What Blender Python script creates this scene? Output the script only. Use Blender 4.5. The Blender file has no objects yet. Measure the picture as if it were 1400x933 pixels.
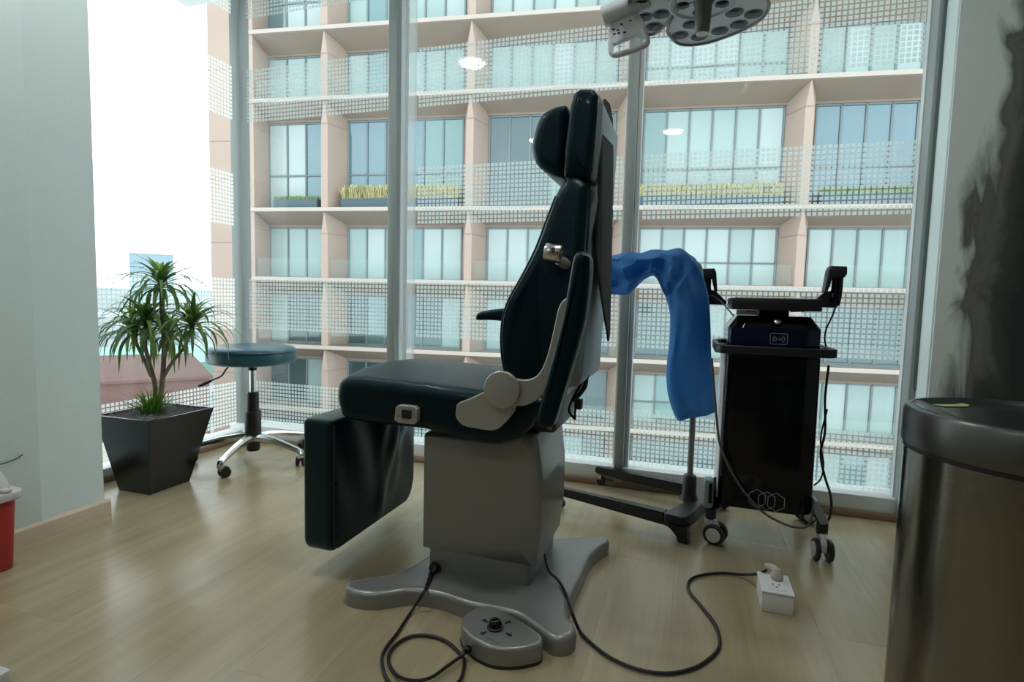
import bpy, bmesh, math, random
from mathutils import Vector, Matrix
PI=math.pi
C=bpy.context.scene.collection
SC=bpy.context.scene
rnd=random.Random(7)
# ------------------------------------------------------------------ camera
H=0.88
YAW=math.radians(17.7); PITCH=math.atan(58/753.0); ROLL=0.0245
fwd=Vector((0,math.cos(PITCH),-math.sin(PITCH))); r0=Vector((1,0,0)); u0=r0.cross(fwd)
right=math.cos(ROLL)*r0+math.sin(ROLL)*u0; up=-math.sin(ROLL)*r0+math.cos(ROLL)*u0
RZ=Matrix.Rotation(YAW,3,'Z')
fwd=RZ@fwd; right=RZ@right; up=RZ@up
cam=bpy.data.cameras.new('camera'); co=bpy.data.objects.new('camera',cam); C.objects.link(co)
cam.sensor_width=36; cam.lens=36*753/1400; cam.clip_start=0.02; cam.clip_end=900
m=Matrix((right,up,-fwd)).transposed().to_4x4(); m.translation=Vector((0,0,H)); co.matrix_world=m
SC.camera=co
# ------------------------------------------------------------------ world, lights, exposure
w=bpy.data.worlds.new('overcast sky'); SC.world=w; w.use_nodes=True
nt=w.node_tree; nt.nodes.clear()
def N(nt,t,**k):
    n=nt.nodes.new(t)
    for a,b in k.items():
        if a in n.inputs: n.inputs[a].default_value=b
        else: setattr(n,a,b)
    return n
o=N(nt,'ShaderNodeOutputWorld'); bg=N(nt,'ShaderNodeBackground'); bg.inputs['Strength'].default_value=2.25
tc=N(nt,'ShaderNodeTexCoord'); no=N(nt,'ShaderNodeTexNoise'); no.inputs['Scale'].default_value=2.2; no.inputs['Detail'].default_value=4
mp=N(nt,'ShaderNodeMapping'); mp.inputs['Scale'].default_value=(1,1,3)
rp=N(nt,'ShaderNodeValToRGB'); rp.color_ramp.elements[0].position=.38; rp.color_ramp.elements[0].color=(.74,.86,.95,1)
rp.color_ramp.elements[1].position=.60; rp.color_ramp.elements[1].color=(.93,.97,.98,1)
nt.links.new(tc.outputs['Generated'],mp.inputs[0]); nt.links.new(mp.outputs[0],no.inputs['Vector']); nt.links.new(no.outputs['Fac'],rp.inputs[0])
nt.links.new(rp.outputs[0],bg.inputs['Color']); nt.links.new(bg.outputs[0],o.inputs[0])
def portal(x,y,z,rz,sx,sz):
    l=bpy.data.lights.new('window_portal','AREA'); l.shape='RECTANGLE'; l.size=sx; l.size_y=sz; l.cycles.is_portal=True
    ob=bpy.data.objects.new('window_portal',l); C.objects.link(ob); ob.location=(x,y,z); ob.rotation_euler=(-PI/2,0,rz)
portal(-.83,2.60,1.35,0,3.4,2.7); portal(-2.49,2.1,1.35,PI/2,1.1,2.7)
SC.view_settings.view_transform='Standard'; SC.view_settings.look='None'; SC.view_settings.exposure=0.30
SC.view_settings.gamma=1; SC.view_settings.use_curve_mapping=False
SC.cycles.max_bounces=8; SC.cycles.diffuse_bounces=4; SC.cycles.glossy_bounces=4; SC.cycles.transparent_max_bounces=16; SC.cycles.transmission_bounces=4
SC.cycles.caustics_reflective=False; SC.cycles.caustics_refractive=False
SC.cycles.sample_clamp_indirect=6
# ------------------------------------------------------------------ unprojecting measured pixels onto real planes
def ray(px,py): return fwd+right*((px-700)/753)-up*((py-466.5)/753)
O3=Vector((0,0,H))
def Z(px,py,z=0.0): d=ray(px,py); return O3+d*((z-H)/d.z)
def Y(px,py,y): d=ray(px,py); return O3+d*(y/d.y)
def X(px,py,x): d=ray(px,py); return O3+d*(x/d.x)
# ------------------------------------------------------------------ materials
def mat(name,col,rough=.5,metal=0,spec=.5,coat=0,bump=0,bscale=60,var=0,vscale=8,alpha=None,emit=0,sheen=0,stretch=(1,1,1),detail=3):
    m=bpy.data.materials.new(name); m.use_nodes=True; nt=m.node_tree; p=nt.nodes['Principled BSDF']
    c=(col[0],col[1],col[2],1)
    p.inputs['Base Color'].default_value=c; p.inputs['Roughness'].default_value=rough; p.inputs['Metallic'].default_value=metal
    p.inputs['Specular IOR Level'].default_value=spec; p.inputs['Coat Weight'].default_value=coat; p.inputs['Coat Roughness'].default_value=.08
    if sheen: p.inputs['Sheen Weight'].default_value=sheen
    if emit: p.inputs['Emission Color'].default_value=c; p.inputs['Emission Strength'].default_value=emit
    if alpha is not None: p.inputs['Alpha'].default_value=alpha
    if bump or var:
        tc=N(nt,'ShaderNodeTexCoord'); mp=N(nt,'ShaderNodeMapping'); mp.inputs['Scale'].default_value=stretch
        nt.links.new(tc.outputs['Object'],mp.inputs[0])
    if bump:
        no=N(nt,'ShaderNodeTexNoise'); no.inputs['Scale'].default_value=bscale; no.inputs['Detail'].default_value=detail
        b=N(nt,'ShaderNodeBump'); b.inputs['Strength'].default_value=bump; b.inputs['Distance'].default_value=.01
        nt.links.new(mp.outputs[0],no.inputs['Vector']); nt.links.new(no.outputs['Fac'],b.inputs['Height']); nt.links.new(b.outputs[0],p.inputs['Normal'])
    if var:
        no=N(nt,'ShaderNodeTexNoise'); no.inputs['Scale'].default_value=vscale; no.inputs['Detail'].default_value=5
        mx=N(nt,'ShaderNodeMix'); mx.data_type='RGBA'
        mx.inputs[6].default_value=tuple(x*(1-var) for x in col)+(1,); mx.inputs[7].default_value=tuple(min(1,x*(1+var)) for x in col)+(1,)
        nt.links.new(mp.outputs[0],no.inputs['Vector']); nt.links.new(no.outputs['Fac'],mx.inputs[0]); nt.links.new(mx.outputs[2],p.inputs['Base Color'])
    return m
M={}
M['leather']=mat('teal leather',(.0009,.0062,.0105),.37,spec=.27,coat=.05,bump=.12,bscale=260,var=.15)
M['leather_smooth']=mat('teal leather smooth',(.002,.011,.015),.28,spec=.35,coat=.10,bump=.08,bscale=200)  # smoother, glossier leather for the leg rest
for k_ in ('leather','leather_smooth'):
    M[k_].node_tree.nodes['Principled BSDF'].inputs['Specular Tint'].default_value=(.5,.9,1,1)
M['piping']=mat('dark piping',(.004,.010,.014),.4)
M['silver']=mat('silver paint',(.26,.262,.255),.33,metal=.4,bump=.03,bscale=400,var=.05)
M['plate']=mat('satin aluminium plate',(.42,.41,.39),.42,metal=.5)
M['shell']=mat('grey blue shell',(.24,.29,.31),.38,metal=.25)
M['chrome']=mat('polished aluminium',(.72,.73,.74),.16,metal=1)
M['steelbright']=mat('machined steel',(.62,.60,.56),.25,metal=1)
M['blackplastic']=mat('black plastic',(.010,.010,.012),.42,bump=.05,bscale=300)
M['blackgloss']=mat('black gloss',(.002,.0025,.004),.10,spec=.3)
M['navygloss']=mat('navy gloss',(.002,.007,.026),.10,spec=.4)
M['cable']=mat('black cable',(.006,.006,.007),.5)
M['greycable']=mat('grey cable',(.09,.09,.09),.45)
M['mesh']=mat('black mesh cloth',(.03,.038,.04),.85,bump=.6,bscale=500)
M['whitep']=mat('white plastic',(.78,.78,.77),.4)
M['beigep']=mat('beige rubber plug',(.50,.46,.38),.55)
M['wall']=mat('painted wall',(.66,.755,.745),.75,bump=.05,bscale=90,var=.03)
M['ceil']=mat('ceiling white',(.72,.74,.73),.9,bump=.03,bscale=60)
M['frame']=mat('grey green window frame',(.30,.34,.33),.5,metal=.1)
M['framewhite']=mat('pale window frame',(.66,.71,.71),.45)
M['sill']=mat('white sill',(.75,.78,.77),.35,var=.03)
M['seal']=mat('glass seal',(.10,.15,.14),.5)
M['pot']=mat('black lacquer pot',(.006,.0065,.007),.20,spec=.45,coat=.1,bump=.02,bscale=30)
M['soil']=mat('grey gravel',(.22,.215,.20),.85,bump=.4,bscale=160,var=.5,vscale=90)
M['trunk']=mat('trunk bark',(.20,.17,.10),.75,bump=.5,bscale=60,var=.3,vscale=20)
def leafmat(name,a,b):
    m=mat(name,a,.42,var=.01); nt=m.node_tree; p=nt.nodes['Principled BSDF']
    mx=[n for n in nt.nodes if n.bl_idname=='ShaderNodeMix'][0]
    oi=N(nt,'ShaderNodeObjectInfo'); nt.links.new(oi.outputs['Random'],mx.inputs[0])
    mx.inputs[6].default_value=(*a,1); mx.inputs[7].default_value=(*b,1)
    p.inputs['Transmission Weight'].default_value=0
    t=N(nt,'ShaderNodeBsdfTranslucent'); ms=N(nt,'ShaderNodeMixShader'); ms.inputs[0].default_value=.35
    out=nt.nodes['Material Output']; nt.links.new(mx.outputs[2],t.inputs[0]); nt.links.new(p.outputs[0],ms.inputs[1]); nt.links.new(t.outputs[0],ms.inputs[2]); nt.links.new(ms.outputs[0],out.inputs[0])
    return m
M['leaf']=leafmat('long leaf',(.06,.15,.045),(.15,.25,.06))
M['leafnew']=leafmat('young leaf',(.20,.36,.06),(.28,.42,.09))
M['grass']=leafmat('grass tuft',(.10,.24,.02),(.14,.30,.03))
M['stoolseat']=mat('stool teal vinyl',(.016,.10,.14),.36,coat=.2,bump=.05,bscale=200)
M['label']=mat('white sticker',(.75,.75,.75),.4)
M['red']=mat('red plastic',(.40,.025,.02),.35)
M['redmark']=mat('red sticker',(.55,.03,.04),.5)
M['sharpslid']=mat('lilac white plastic',(.60,.58,.60),.45)
M['greensticker']=mat('yellow green sticker',(.32,.40,.15),.5)
M['orange']=mat('orange plastic',(.75,.16,.02),.4)
M['lidblack']=mat('bin lid black',(.018,.022,.024),.18,coat=.3)
M['lens']=mat('lamp lens',(.004,.012,.03),.12,spec=.25)
M['lampbody']=mat('lamp body',(.58,.60,.64),.35)
M['lampdark']=mat('lamp handle',(.17,.18,.17),.35,metal=.3)
M['linemark']=mat('silver line print',(.50,.53,.58),.4,metal=.2)
M['blackprint']=mat('black print',(.008,.008,.008),.6)
M['wood_base']=mat('wood baseboard',(.58,.48,.36),.5,bump=.1,bscale=12,var=.16,vscale=14,stretch=(1,1,14),detail=6)
M['wood_brown']=mat('wood trim strip',(.30,.20,.13),.5,var=.15,vscale=10)
M['screenglass']=mat('screen',(.004,.004,.005),.06,coat=1)
# brushed steel for the bin
m=mat('brushed steel',(.22,.21,.19),.16,metal=1); p=m.node_tree.nodes['Principled BSDF']
nt=m.node_tree; tc=N(nt,'ShaderNodeTexCoord'); mp=N(nt,'ShaderNodeMapping'); mp.inputs['Scale'].default_value=(2,2,260); no=N(nt,'ShaderNodeTexNoise'); no.inputs['Scale'].default_value=3
b=N(nt,'ShaderNodeBump'); b.inputs['Strength'].default_value=.08; b.inputs['Distance'].default_value=.003
nt.links.new(tc.outputs['Object'],mp.inputs[0]); nt.links.new(mp.outputs[0],no.inputs['Vector']); nt.links.new(no.outputs['Fac'],b.inputs['Height']); nt.links.new(b.outputs[0],p.inputs['Normal'])
M['brushed']=m
M['lidrim']=mat('bin rim steel',(.12,.118,.112),.32,metal=.8)
# blue drape: thin non-woven cloth, lets some light through
m=mat('blue non woven drape',(.07,.29,.62),.7,bump=.12,bscale=220,var=.10,vscale=20); nt=m.node_tree
t=N(nt,'ShaderNodeBsdfTranslucent'); t.inputs[0].default_value=(.07,.33,.72,1); ms=N(nt,'ShaderNodeMixShader'); ms.inputs[0].default_value=.42
nt.links.new(nt.nodes['Principled BSDF'].outputs[0],ms.inputs[1]); nt.links.new(t.outputs[0],ms.inputs[2]); nt.links.new(ms.outputs[0],nt.nodes['Material Output'].inputs[0])
M['drape']=m
# oak laminate planks
m=mat('oak laminate',(.5,.42,.3),.23,bump=0); nt=m.node_tree; p=nt.nodes['Principled BSDF']
tc=N(nt,'ShaderNodeTexCoord'); mp=N(nt,'ShaderNodeMapping'); mp.inputs['Scale'].default_value=(9,.9,1); oi=N(nt,'ShaderNodeObjectInfo')
ad=N(nt,'ShaderNodeVectorMath'); ad.operation='ADD'; mu=N(nt,'ShaderNodeVectorMath'); mu.operation='SCALE'; mu.inputs[0].default_value=(13,29,7)
nt.links.new(oi.outputs['Random'],mu.inputs['Scale']); nt.links.new(tc.outputs['Object'],ad.inputs[0]); nt.links.new(mu.outputs[0],ad.inputs[1]); nt.links.new(ad.outputs[0],mp.inputs[0])
no=N(nt,'ShaderNodeTexNoise'); no.inputs['Scale'].default_value=1.3; no.inputs['Detail'].default_value=7; no.inputs['Roughness'].default_value=.6; no.inputs['Distortion'].default_value=.4
nt.links.new(mp.outputs[0],no.inputs['Vector'])
rp=N(nt,'ShaderNodeValToRGB'); rp.color_ramp.elements[0].position=.25; rp.color_ramp.elements[0].color=(.31,.25,.15,1); rp.color_ramp.elements[1].position=.75; rp.color_ramp.elements[1].color=(.45,.375,.235,1)
nt.links.new(no.outputs['Fac'],rp.inputs[0])
mp2=N(nt,'ShaderNodeMapping'); mp2.inputs['Scale'].default_value=(160,5,1); n2=N(nt,'ShaderNodeTexNoise'); n2.inputs['Scale'].default_value=1; n2.inputs['Detail'].default_value=3
nt.links.new(ad.outputs[0],mp2.inputs[0]); nt.links.new(mp2.outputs[0],n2.inputs['Vector'])
mx=N(nt,'ShaderNodeMix'); mx.data_type='RGBA'; mx.blend_type='MULTIPLY'; mx.inputs[0].default_value=.22
r2=N(nt,'ShaderNodeValToRGB'); r2.color_ramp.elements[0].position=.3; r2.color_ramp.elements[0].color=(.6,.6,.6,1); r2.color_ramp.elements[1].position=.7
nt.links.new(n2.outputs['Fac'],r2.inputs[0]); nt.links.new(rp.outputs[0],mx.inputs[6]); nt.links.new(r2.outputs[0],mx.inputs[7]); nt.links.new(mx.outputs[2],p.inputs['Base Color'])
b=N(nt,'ShaderNodeBump'); b.inputs['Strength'].default_value=.10; b.inputs['Distance'].default_value=.002; nt.links.new(n2.outputs['Fac'],b.inputs['Height']); nt.links.new(b.outputs[0],p.inputs['Normal'])
p.inputs['Specular IOR Level'].default_value=.75
M['plank']=m
# mural wall: pale plaster with a charcoal brush painting that runs off to the right
m=mat('mural plaster',(.5,.5,.5),.7,bump=.1,bscale=30); nt=m.node_tree; p=nt.nodes['Principled BSDF']
tc=N(nt,'ShaderNodeTexCoord'); sp=N(nt,'ShaderNodeSeparateXYZ'); nt.links.new(tc.outputs['Object'],sp.inputs[0])
no=N(nt,'ShaderNodeTexNoise'); no.inputs['Scale'].default_value=4.5; no.inputs['Detail'].default_value=5; no.inputs['Roughness'].default_value=.55; no.inputs['Distortion'].default_value=.9
mp=N(nt,'ShaderNodeMapping'); mp.inputs['Scale'].default_value=(2.0,1,.8); nt.links.new(tc.outputs['Object'],mp.inputs[0]); nt.links.new(mp.outputs[0],no.inputs['Vector'])
def mth(op,a,b=None,c=None):
    n=N(nt,'ShaderNodeMath'); n.operation=op
    for i,v in enumerate((a,b,c)):
        if v is None: continue
        if isinstance(v,(int,float)): n.inputs[i].default_value=v
        else: nt.links.new(v,n.inputs[i])
    return n.outputs[0]
edge=mth('MULTIPLY_ADD',mth('MAXIMUM',mth('SUBTRACT',sp.outputs['Z'],1.15),0.0),.11,.985)     # boundary x grows with height
dx=mth('SUBTRACT',sp.outputs['X'],edge)
nn=mth('MULTIPLY_ADD',no.outputs['Fac'],.22,-.11)
fc=mth('ADD',dx,nn)
rp=N(nt,'ShaderNodeValToRGB'); e=rp.color_ramp.elements
e[0].position=.36; e[0].color=(.74,.82,.80,1); e[1].position=.85; e[1].color=(.030,.036,.036,1)
x=e.new(.66); x.color=(.070,.075,.070,1)
x=e.new(.45); x.color=(.36,.40,.39,1); x=e.new(.49); x.color=(.13,.135,.13,1); x=e.new(.55); x.color=(.17,.18,.17,1)
nt.links.new(mth('MULTIPLY_ADD',fc,2.5,.5),rp.inputs[0]); nt.links.new(rp.outputs[0],p.inputs['Base Color'])
M['mural']=m
# glass: clear with real reflection
def glassmat(name,tint,refl=1.0,rough=0.0):
    m=bpy.data.materials.new(name); m.use_nodes=True; nt=m.node_tree; nt.nodes.clear()
    o=N(nt,'ShaderNodeOutputMaterial'); t=N(nt,'ShaderNodeBsdfTransparent'); t.inputs[0].default_value=(*tint,1)
    g=N(nt,'ShaderNodeBsdfGlossy'); g.inputs['Roughness'].default_value=rough; f=N(nt,'ShaderNodeFresnel'); ge=N(nt,'ShaderNodeNewGeometry'); io=N(nt,'ShaderNodeMath'); io.operation='MULTIPLY_ADD'; io.inputs[1].default_value=1/1.5-1.5; io.inputs[2].default_value=1.5; nt.links.new(ge.outputs['Backfacing'],io.inputs[0]); nt.links.new(io.outputs[0],f.inputs[0])
    mu=N(nt,'ShaderNodeMath'); mu.operation='MULTIPLY'; mu.inputs[1].default_value=refl
    ms=N(nt,'ShaderNodeMixShader'); nt.links.new(f.outputs[0],mu.inputs[0]); nt.links.new(mu.outputs[0],ms.inputs[0]); nt.links.new(t.outputs[0],ms.inputs[1]); nt.links.new(g.outputs[0],ms.inputs[2]); nt.links.new(ms.outputs[0],o.inputs[0])
    return m
M['glass']=glassmat('window glass',(.965,.985,.98),.5)
M['rail']=glassmat('railing glass',(.94,.975,.965),.8)
m=bpy.data.materials.new('white frit print'); m.use_nodes=True; nt=m.node_tree; nt.nodes.clear()
o=N(nt,'ShaderNodeOutputMaterial'); t=N(nt,'ShaderNodeBsdfTransparent'); d=N(nt,'ShaderNodeBsdfDiffuse'); d.inputs[0].default_value=(.8,.86,.85,1); tl=N(nt,'ShaderNodeBsdfTranslucent'); tl.inputs[0].default_value=(.74,.83,.81,1)
a=N(nt,'ShaderNodeMixShader'); a.inputs[0].default_value=.88; nt.links.new(d.outputs[0],a.inputs[1]); nt.links.new(tl.outputs[0],a.inputs[2])
c=N(nt,'ShaderNodeMixShader'); c.inputs[0].default_value=.74; nt.links.new(t.outputs[0],c.inputs[1]); nt.links.new(a.outputs[0],c.inputs[2]); nt.links.new(c.outputs[0],o.inputs[0])
M['frit']=m
# exterior
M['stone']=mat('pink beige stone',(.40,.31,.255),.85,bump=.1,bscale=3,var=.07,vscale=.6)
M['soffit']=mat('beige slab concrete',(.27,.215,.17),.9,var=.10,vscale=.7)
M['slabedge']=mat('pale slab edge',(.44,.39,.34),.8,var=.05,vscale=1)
M['joint']=mat('stone joint',(.30,.22,.18),.9)
M['wframe']=mat('facade window frame',(.16,.20,.21),.5)
M['pcurtain']=mat('pane with pale blind',(.30,.41,.39),.12,spec=.7,var=.10,vscale=.5)
M['pcurtain2']=mat('pane with white blind',(.39,.48,.47),.12,spec=.7,var=.06,vscale=.6)
M['pblue']=mat('sky tinted pane',(.15,.235,.265),.04,metal=.38,spec=1)  # blue of the mirrored sky is mixed into the base colour
M['pgreen']=mat('pane green grey',(.16,.26,.26),.05,metal=.4,spec=1)
M['pdark']=mat('pane dark',(.07,.12,.13),.05,metal=.3,spec=1)
M['planter']=mat('far planter box',(.05,.09,.11),.6)
M['fargreen']=mat('far hedge',(.22,.30,.11),.8,var=.3,vscale=8)
M['faryellow']=mat('far dry grass',(.55,.52,.26),.8,var=.3,vscale=10)
M['ground']=mat('hazy ground',(.43,.46,.46),.95,var=.1,vscale=.05)  # pale colour stands in for haze in the air
M['brickwall']=mat('red brick wall',(.15,.085,.072),.9,bump=.1,bscale=6,var=.12,vscale=.8)
M['roofteal']=mat('teal sheet roof',(.20,.38,.33),.6,var=.1,vscale=.3)
M['hazewhite']=mat('hazy white building',(.52,.56,.56),.9,var=.06,vscale=.1)  # distance haze is painted into the colours of these far blocks
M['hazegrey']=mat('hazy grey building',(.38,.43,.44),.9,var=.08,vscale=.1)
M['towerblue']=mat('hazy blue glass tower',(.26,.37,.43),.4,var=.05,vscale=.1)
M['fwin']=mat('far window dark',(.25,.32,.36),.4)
# ------------------------------------------------------------------ mesh helpers
def link(name,bm,ma,parent=None,sharp=38,**props):
    bmesh.ops.recalc_face_normals(bm,faces=bm.faces)
    lim=math.radians(sharp)
    for f in bm.faces: f.smooth=len(f.verts)<=6
    for e in bm.edges:
        if len(e.link_faces)==2 and e.calc_face_angle(0)>lim: e.smooth=False
    me=bpy.data.meshes.new(name); bm.to_mesh(me); bm.free()
    me.materials.append(M[ma] if isinstance(ma,str) else ma)
    ob=bpy.data.objects.new(name,me); C.objects.link(ob)
    if parent is not None:
        ob.parent=parent; ob.matrix_parent_inverse=Matrix.Translation(-Vector(WL[parent.name]))
    WL[ob.name]=(0,0,0)
    for k,v in props.items(): ob[k]=v
    return ob
WL={}
def thing(name,label,cat,loc=(0,0,0),group=None,kind=None):
    o=bpy.data.objects.new(name,None); C.objects.link(o); o.empty_display_size=.1; o.location=loc; WL[o.name]=tuple(loc)
    if label: o['label']=label
    if cat: o['category']=cat
    if group: o['group']=group
    if kind: o['kind']=kind
    return o
def tag(o,label,cat,group=None):
    o['label']=label; o['category']=cat
    if group: o['group']=group
    return o
def box(bm,x0,x1,y0,y1,z0,z1,bev=0,seg=2,mtx=None):
    v=[bm.verts.new((x,y,z)) for x in (x0,x1) for y in (y0,y1) for z in (z0,z1)]
    fs=[bm.faces.new([v[i] for i in q]) for q in ((0,1,3,2),(4,6,7,5),(0,4,5,1),(2,3,7,6),(0,2,6,4),(1,5,7,3))]
    if bev>0:
        es=set(e for f in fs for e in f.edges)
        r=bmesh.ops.bevel(bm,geom=list(es),offset=bev,segments=seg,affect='EDGES',profile=.5)
        v=list({x for f in r['faces'] for x in f.verts}|{x for x in v if x.is_valid})
    if mtx is not None:
        for x in v: x.co=mtx@x.co
    return v
def bx(*a,**k):
    bm=bmesh.new(); box(bm,*a,**k); return bm
def quad(bm,a,b,c,d): return bm.faces.new([bm.verts.new(p) for p in (a,b,c,d)])
def catmull(P,closed=False,n=8):
    P=[Vector(p) for p in P]; L=len(P); out=[]
    rng=range(L) if closed else range(L-1)
    for i in rng:
        p0=P[(i-1)%L] if closed or i>0 else P[0]*2-P[1]
        p1=P[i]; p2=P[(i+1)%L]; p3=P[(i+2)%L] if closed or i+2<L else P[-1]*2-P[-2]
        for k in range(n):
            t=k/n; out.append(.5*((2*p1)+(-p0+p2)*t+(2*p0-5*p1+4*p2-p3)*t*t+(-p0+3*p1-3*p2+p3)*t**3))
    if not closed: out.append(P[-1])
    return out
def rpoly(P,r,seg=5):
    """polygon (2-D) with rounded corners; r a number or a list"""
    P=[Vector((p[0],p[1])) for p in P]; L=len(P); out=[]
    for i in range(L):
        rr=r[i] if isinstance(r,(list,tuple)) else r
        a=P[i-1]; b=P[i]; c=P[(i+1)%L]; u=(a-b); v=(c-b); lu,lv=u.length,v.length; u/=lu; v/=lv
        if rr<=1e-5: out.append(b.copy()); continue
        ang=u.angle(v)/2; d=min(rr/math.tan(ang),lu*.48,lv*.48)
        p=b+u*d; q=b+v*d
        for k in range(seg+1):
            t=k/seg; out.append(p*(1-t)**2+b*2*t*(1-t)+q*t*t)
    return out
def inset(P,d):
    L=len(P); out=[]
    A=sum(P[i].x*P[(i+1)%L].y-P[(i+1)%L].x*P[i].y for i in range(L)); s=1 if A>0 else -1
    for i in range(L):
        e1=(P[i]-P[i-1]); e2=(P[(i+1)%L]-P[i])
        if e1.length<1e-7: e1=e2
        if e2.length<1e-7: e2=e1
        e1=e1.normalized(); e2=e2.normalized(); n=Vector((-(e1.y+e2.y),e1.x+e2.x))
        if n.length<1e-6: n=Vector((-e1.y,e1.x))
        n.normalize(); c=max(.5,n.dot(Vector((-e1.y,e1.x)))); out.append(P[i]+n*(s*d/c))
    if d<=0: return out
    # vertices that an offset pushed across a tight corner are put back between their good neighbours
    good=[]
    for p in out:
        m=9e9
        for i in range(L):
            a=P[i]; ab=P[(i+1)%L]-a; l2=ab.length_squared
            t=0 if l2<1e-12 else max(0,min(1,(p-a).dot(ab)/l2)); m=min(m,(p-a-ab*t).length_squared)
            if m<(d*.97)**2: break
        good.append(m>=(d*.97)**2)
    if any(good) and not all(good):
        i0=good.index(True); i=i0
        while i<i0+L:
            if good[i%L]: i+=1; continue
            j=i
            while not good[j%L]: j+=1
            A_,B_=out[(i-1)%L],out[j%L]; n_=j-i+1
            for k in range(i,j): out[k%L]=A_.lerp(B_,(k-i+1)/n_)
            i=j
    return out
FR={'xz':lambda u,v,w:Vector((u,w,v)),'xy':lambda u,v,w:Vector((u,v,w)),'yz':lambda u,v,w:Vector((w,u,v))}
def slab(bm,P,a,b,r=0.0,fr='xz',seg=4,r2=None,fn=None,mid=0,crown=0):
    """extrude 2-D outline P between a and b along the third axis, edges rounded by r (r2 at the b end)"""
    f=FR[fr] if isinstance(fr,str) else fr
    P=[Vector((p[0],p[1])) for p in P]
    if r2 is None: r2=r
    s=1 if b>a else -1; rings=[]
    for k in range(seg+1):
        if r<=0: rings.append((a,0)); break
        t=k/seg*PI/2; rings.append((a+s*r*(1-math.cos(t)),r*(1-math.sin(t))))
    for k in range(1,mid+1):
        rings.append((a+(b-a)*k/(mid+1),0))
    for k in range(seg+1):
        if r2<=0: rings.append((b,0)); break
        t=(1-k/seg)*PI/2; rings.append((b-s*r2*(1-math.cos(t)),r2*(1-math.sin(t))))
    vs=[]
    for w_,ins in rings:
        Q=inset(P,ins) if ins>1e-6 else P
        row=[]
        for q in Q:
            p=f(q.x,q.y,w_)
            if fn: p=fn(p)
            row.append(bm.verts.new(p))
        vs.append(row)
    L=len(P)
    for i in range(len(vs)-1):
        for j in range(L): bm.faces.new((vs[i][j],vs[i][(j+1)%L],vs[i+1][(j+1)%L],vs[i+1][j]))
    bm.faces.new(vs[0][::-1]); bm.faces.new(vs[-1])
    return bm
def S(*a,**k): bm=bmesh.new(); slab(bm,*a,**k); return bm
def tube(bm,P,r,seg=8,cap=True):
    P=[Vector(p) for p in P]; n=len(P); rs=r if isinstance(r,(list,tuple)) else [r]*n
    t0=(P[1]-P[0]).normalized(); a=Vector((0,0,1)) if abs(t0.z)<.9 else Vector((1,0,0)); nx=t0.cross(a).normalized(); rows=[]
    for i in range(n):
        t=(P[min(i+1,n-1)]-P[max(i-1,0)]).normalized(); nx=(nx-t*nx.dot(t)).normalized(); ny=t.cross(nx)
        rows.append([bm.verts.new(P[i]+(nx*math.cos(2*PI*k/seg)+ny*math.sin(2*PI*k/seg))*rs[i]) for k in range(seg)])
    for i in range(n-1):
        for k in range(seg): bm.faces.new((rows[i][k],rows[i][(k+1)%seg],rows[i+1][(k+1)%seg],rows[i+1][k]))
    if cap: bm.faces.new(rows[0][::-1]); bm.faces.new(rows[-1])
    return bm
def T(*a,**k): bm=bmesh.new(); tube(bm,*a,**k); return bm
def lathe(bm,prof,c=(0,0,0),axis=(0,0,1),seg=32):
    c=Vector(c); ax=Vector(axis).normalized(); a=Vector((1,0,0)) if abs(ax.x)<.9 else Vector((0,1,0)); u=ax.cross(a).normalized(); v=ax.cross(u); rows=[]
    for r,h in prof:
        if r<1e-6: rows.append([bm.verts.new(c+ax*h)])
        else: rows.append([bm.verts.new(c+ax*h+(u*math.cos(2*PI*k/seg)+v*math.sin(2*PI*k/seg))*r) for k in range(seg)])
    for i in range(len(rows)-1):
        A,B=rows[i],rows[i+1]
        for k in range(seg):
            k2=(k+1)%seg
            if len(A)==1 and len(B)==1: continue
            if len(A)==1: bm.faces.new((A[0],B[k],B[k2]))
            elif len(B)==1: bm.faces.new((A[k],A[k2],B[0]))
            else: bm.faces.new((A[k],A[k2],B[k2],B[k]))
    return bm
def Lt(*a,**k): bm=bmesh.new(); lathe(bm,*a,**k); return bm
def struct(name,bm,ma,parent=None,sharp=38):
    o=link(name,bm,ma,parent,sharp)
    if parent is None: o['kind']='structure'
    return o
def px2(plane,val,pts):
    """measured outline -> 2-D coordinates on a real plane"""
    if plane=='y': return [(Y(a,b,val).x,Y(a,b,val).z) for a,b in pts]
    if plane=='z': return [(Z(a,b,val).x,Z(a,b,val).y) for a,b in pts]
    return [(X(a,b,val).y,X(a,b,val).z) for a,b in pts]
# ================================================================== ROOM
ZC=2.72
fl=struct('floor',bx(-3.2,3.0,-3.2,2.66,-.12,-.012),'wood_base')
def plank(x0,x1,y0,y1):
    bm=bx(x0,x1,y0,y1,-.012,0,bev=.0004,seg=1); o=link('plank',bm,'plank',fl); return o
xw=.192; i=0; x=-2.54+.01
x0s=[-1.542+xw*k for k in range(-6,24)]
for k,xa in enumerate(x0s):
    xb=xa+xw; off=[.09,-.45,.27,-.18,.4][k%5]
    ylo=-1.9
    ys=[2.62]; y=2.054+off*(0 if abs(xa-.57)<.1 else 1)
    while y>2.4: y-=.3
    while y>ylo: ys.append(y); y-=1.18
    ys.append(ylo)
    for a,b in zip(ys[1:],ys[:-1]):
        if b-a>.05 and xb>-2.56 and xa<2.2: plank(max(xa,-2.52),xb,a,b)
struct('ceiling',bx(-3.2,3.0,-3.2,2.9,ZC,ZC+.1),'ceil')
M['wallback']=mat('dimmed back wall',(.22,.21,.19),.8,var=.04)  # unseen wall darkened to cut light bounced from behind the camera
struct('wall_back',bx(-3.2,3.0,-3.3,-3.2,-.1,ZC),'wallback')
struct('wall_side',bx(2.9,3.0,-3.2,2.5,-.1,ZC),'wall')
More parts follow.
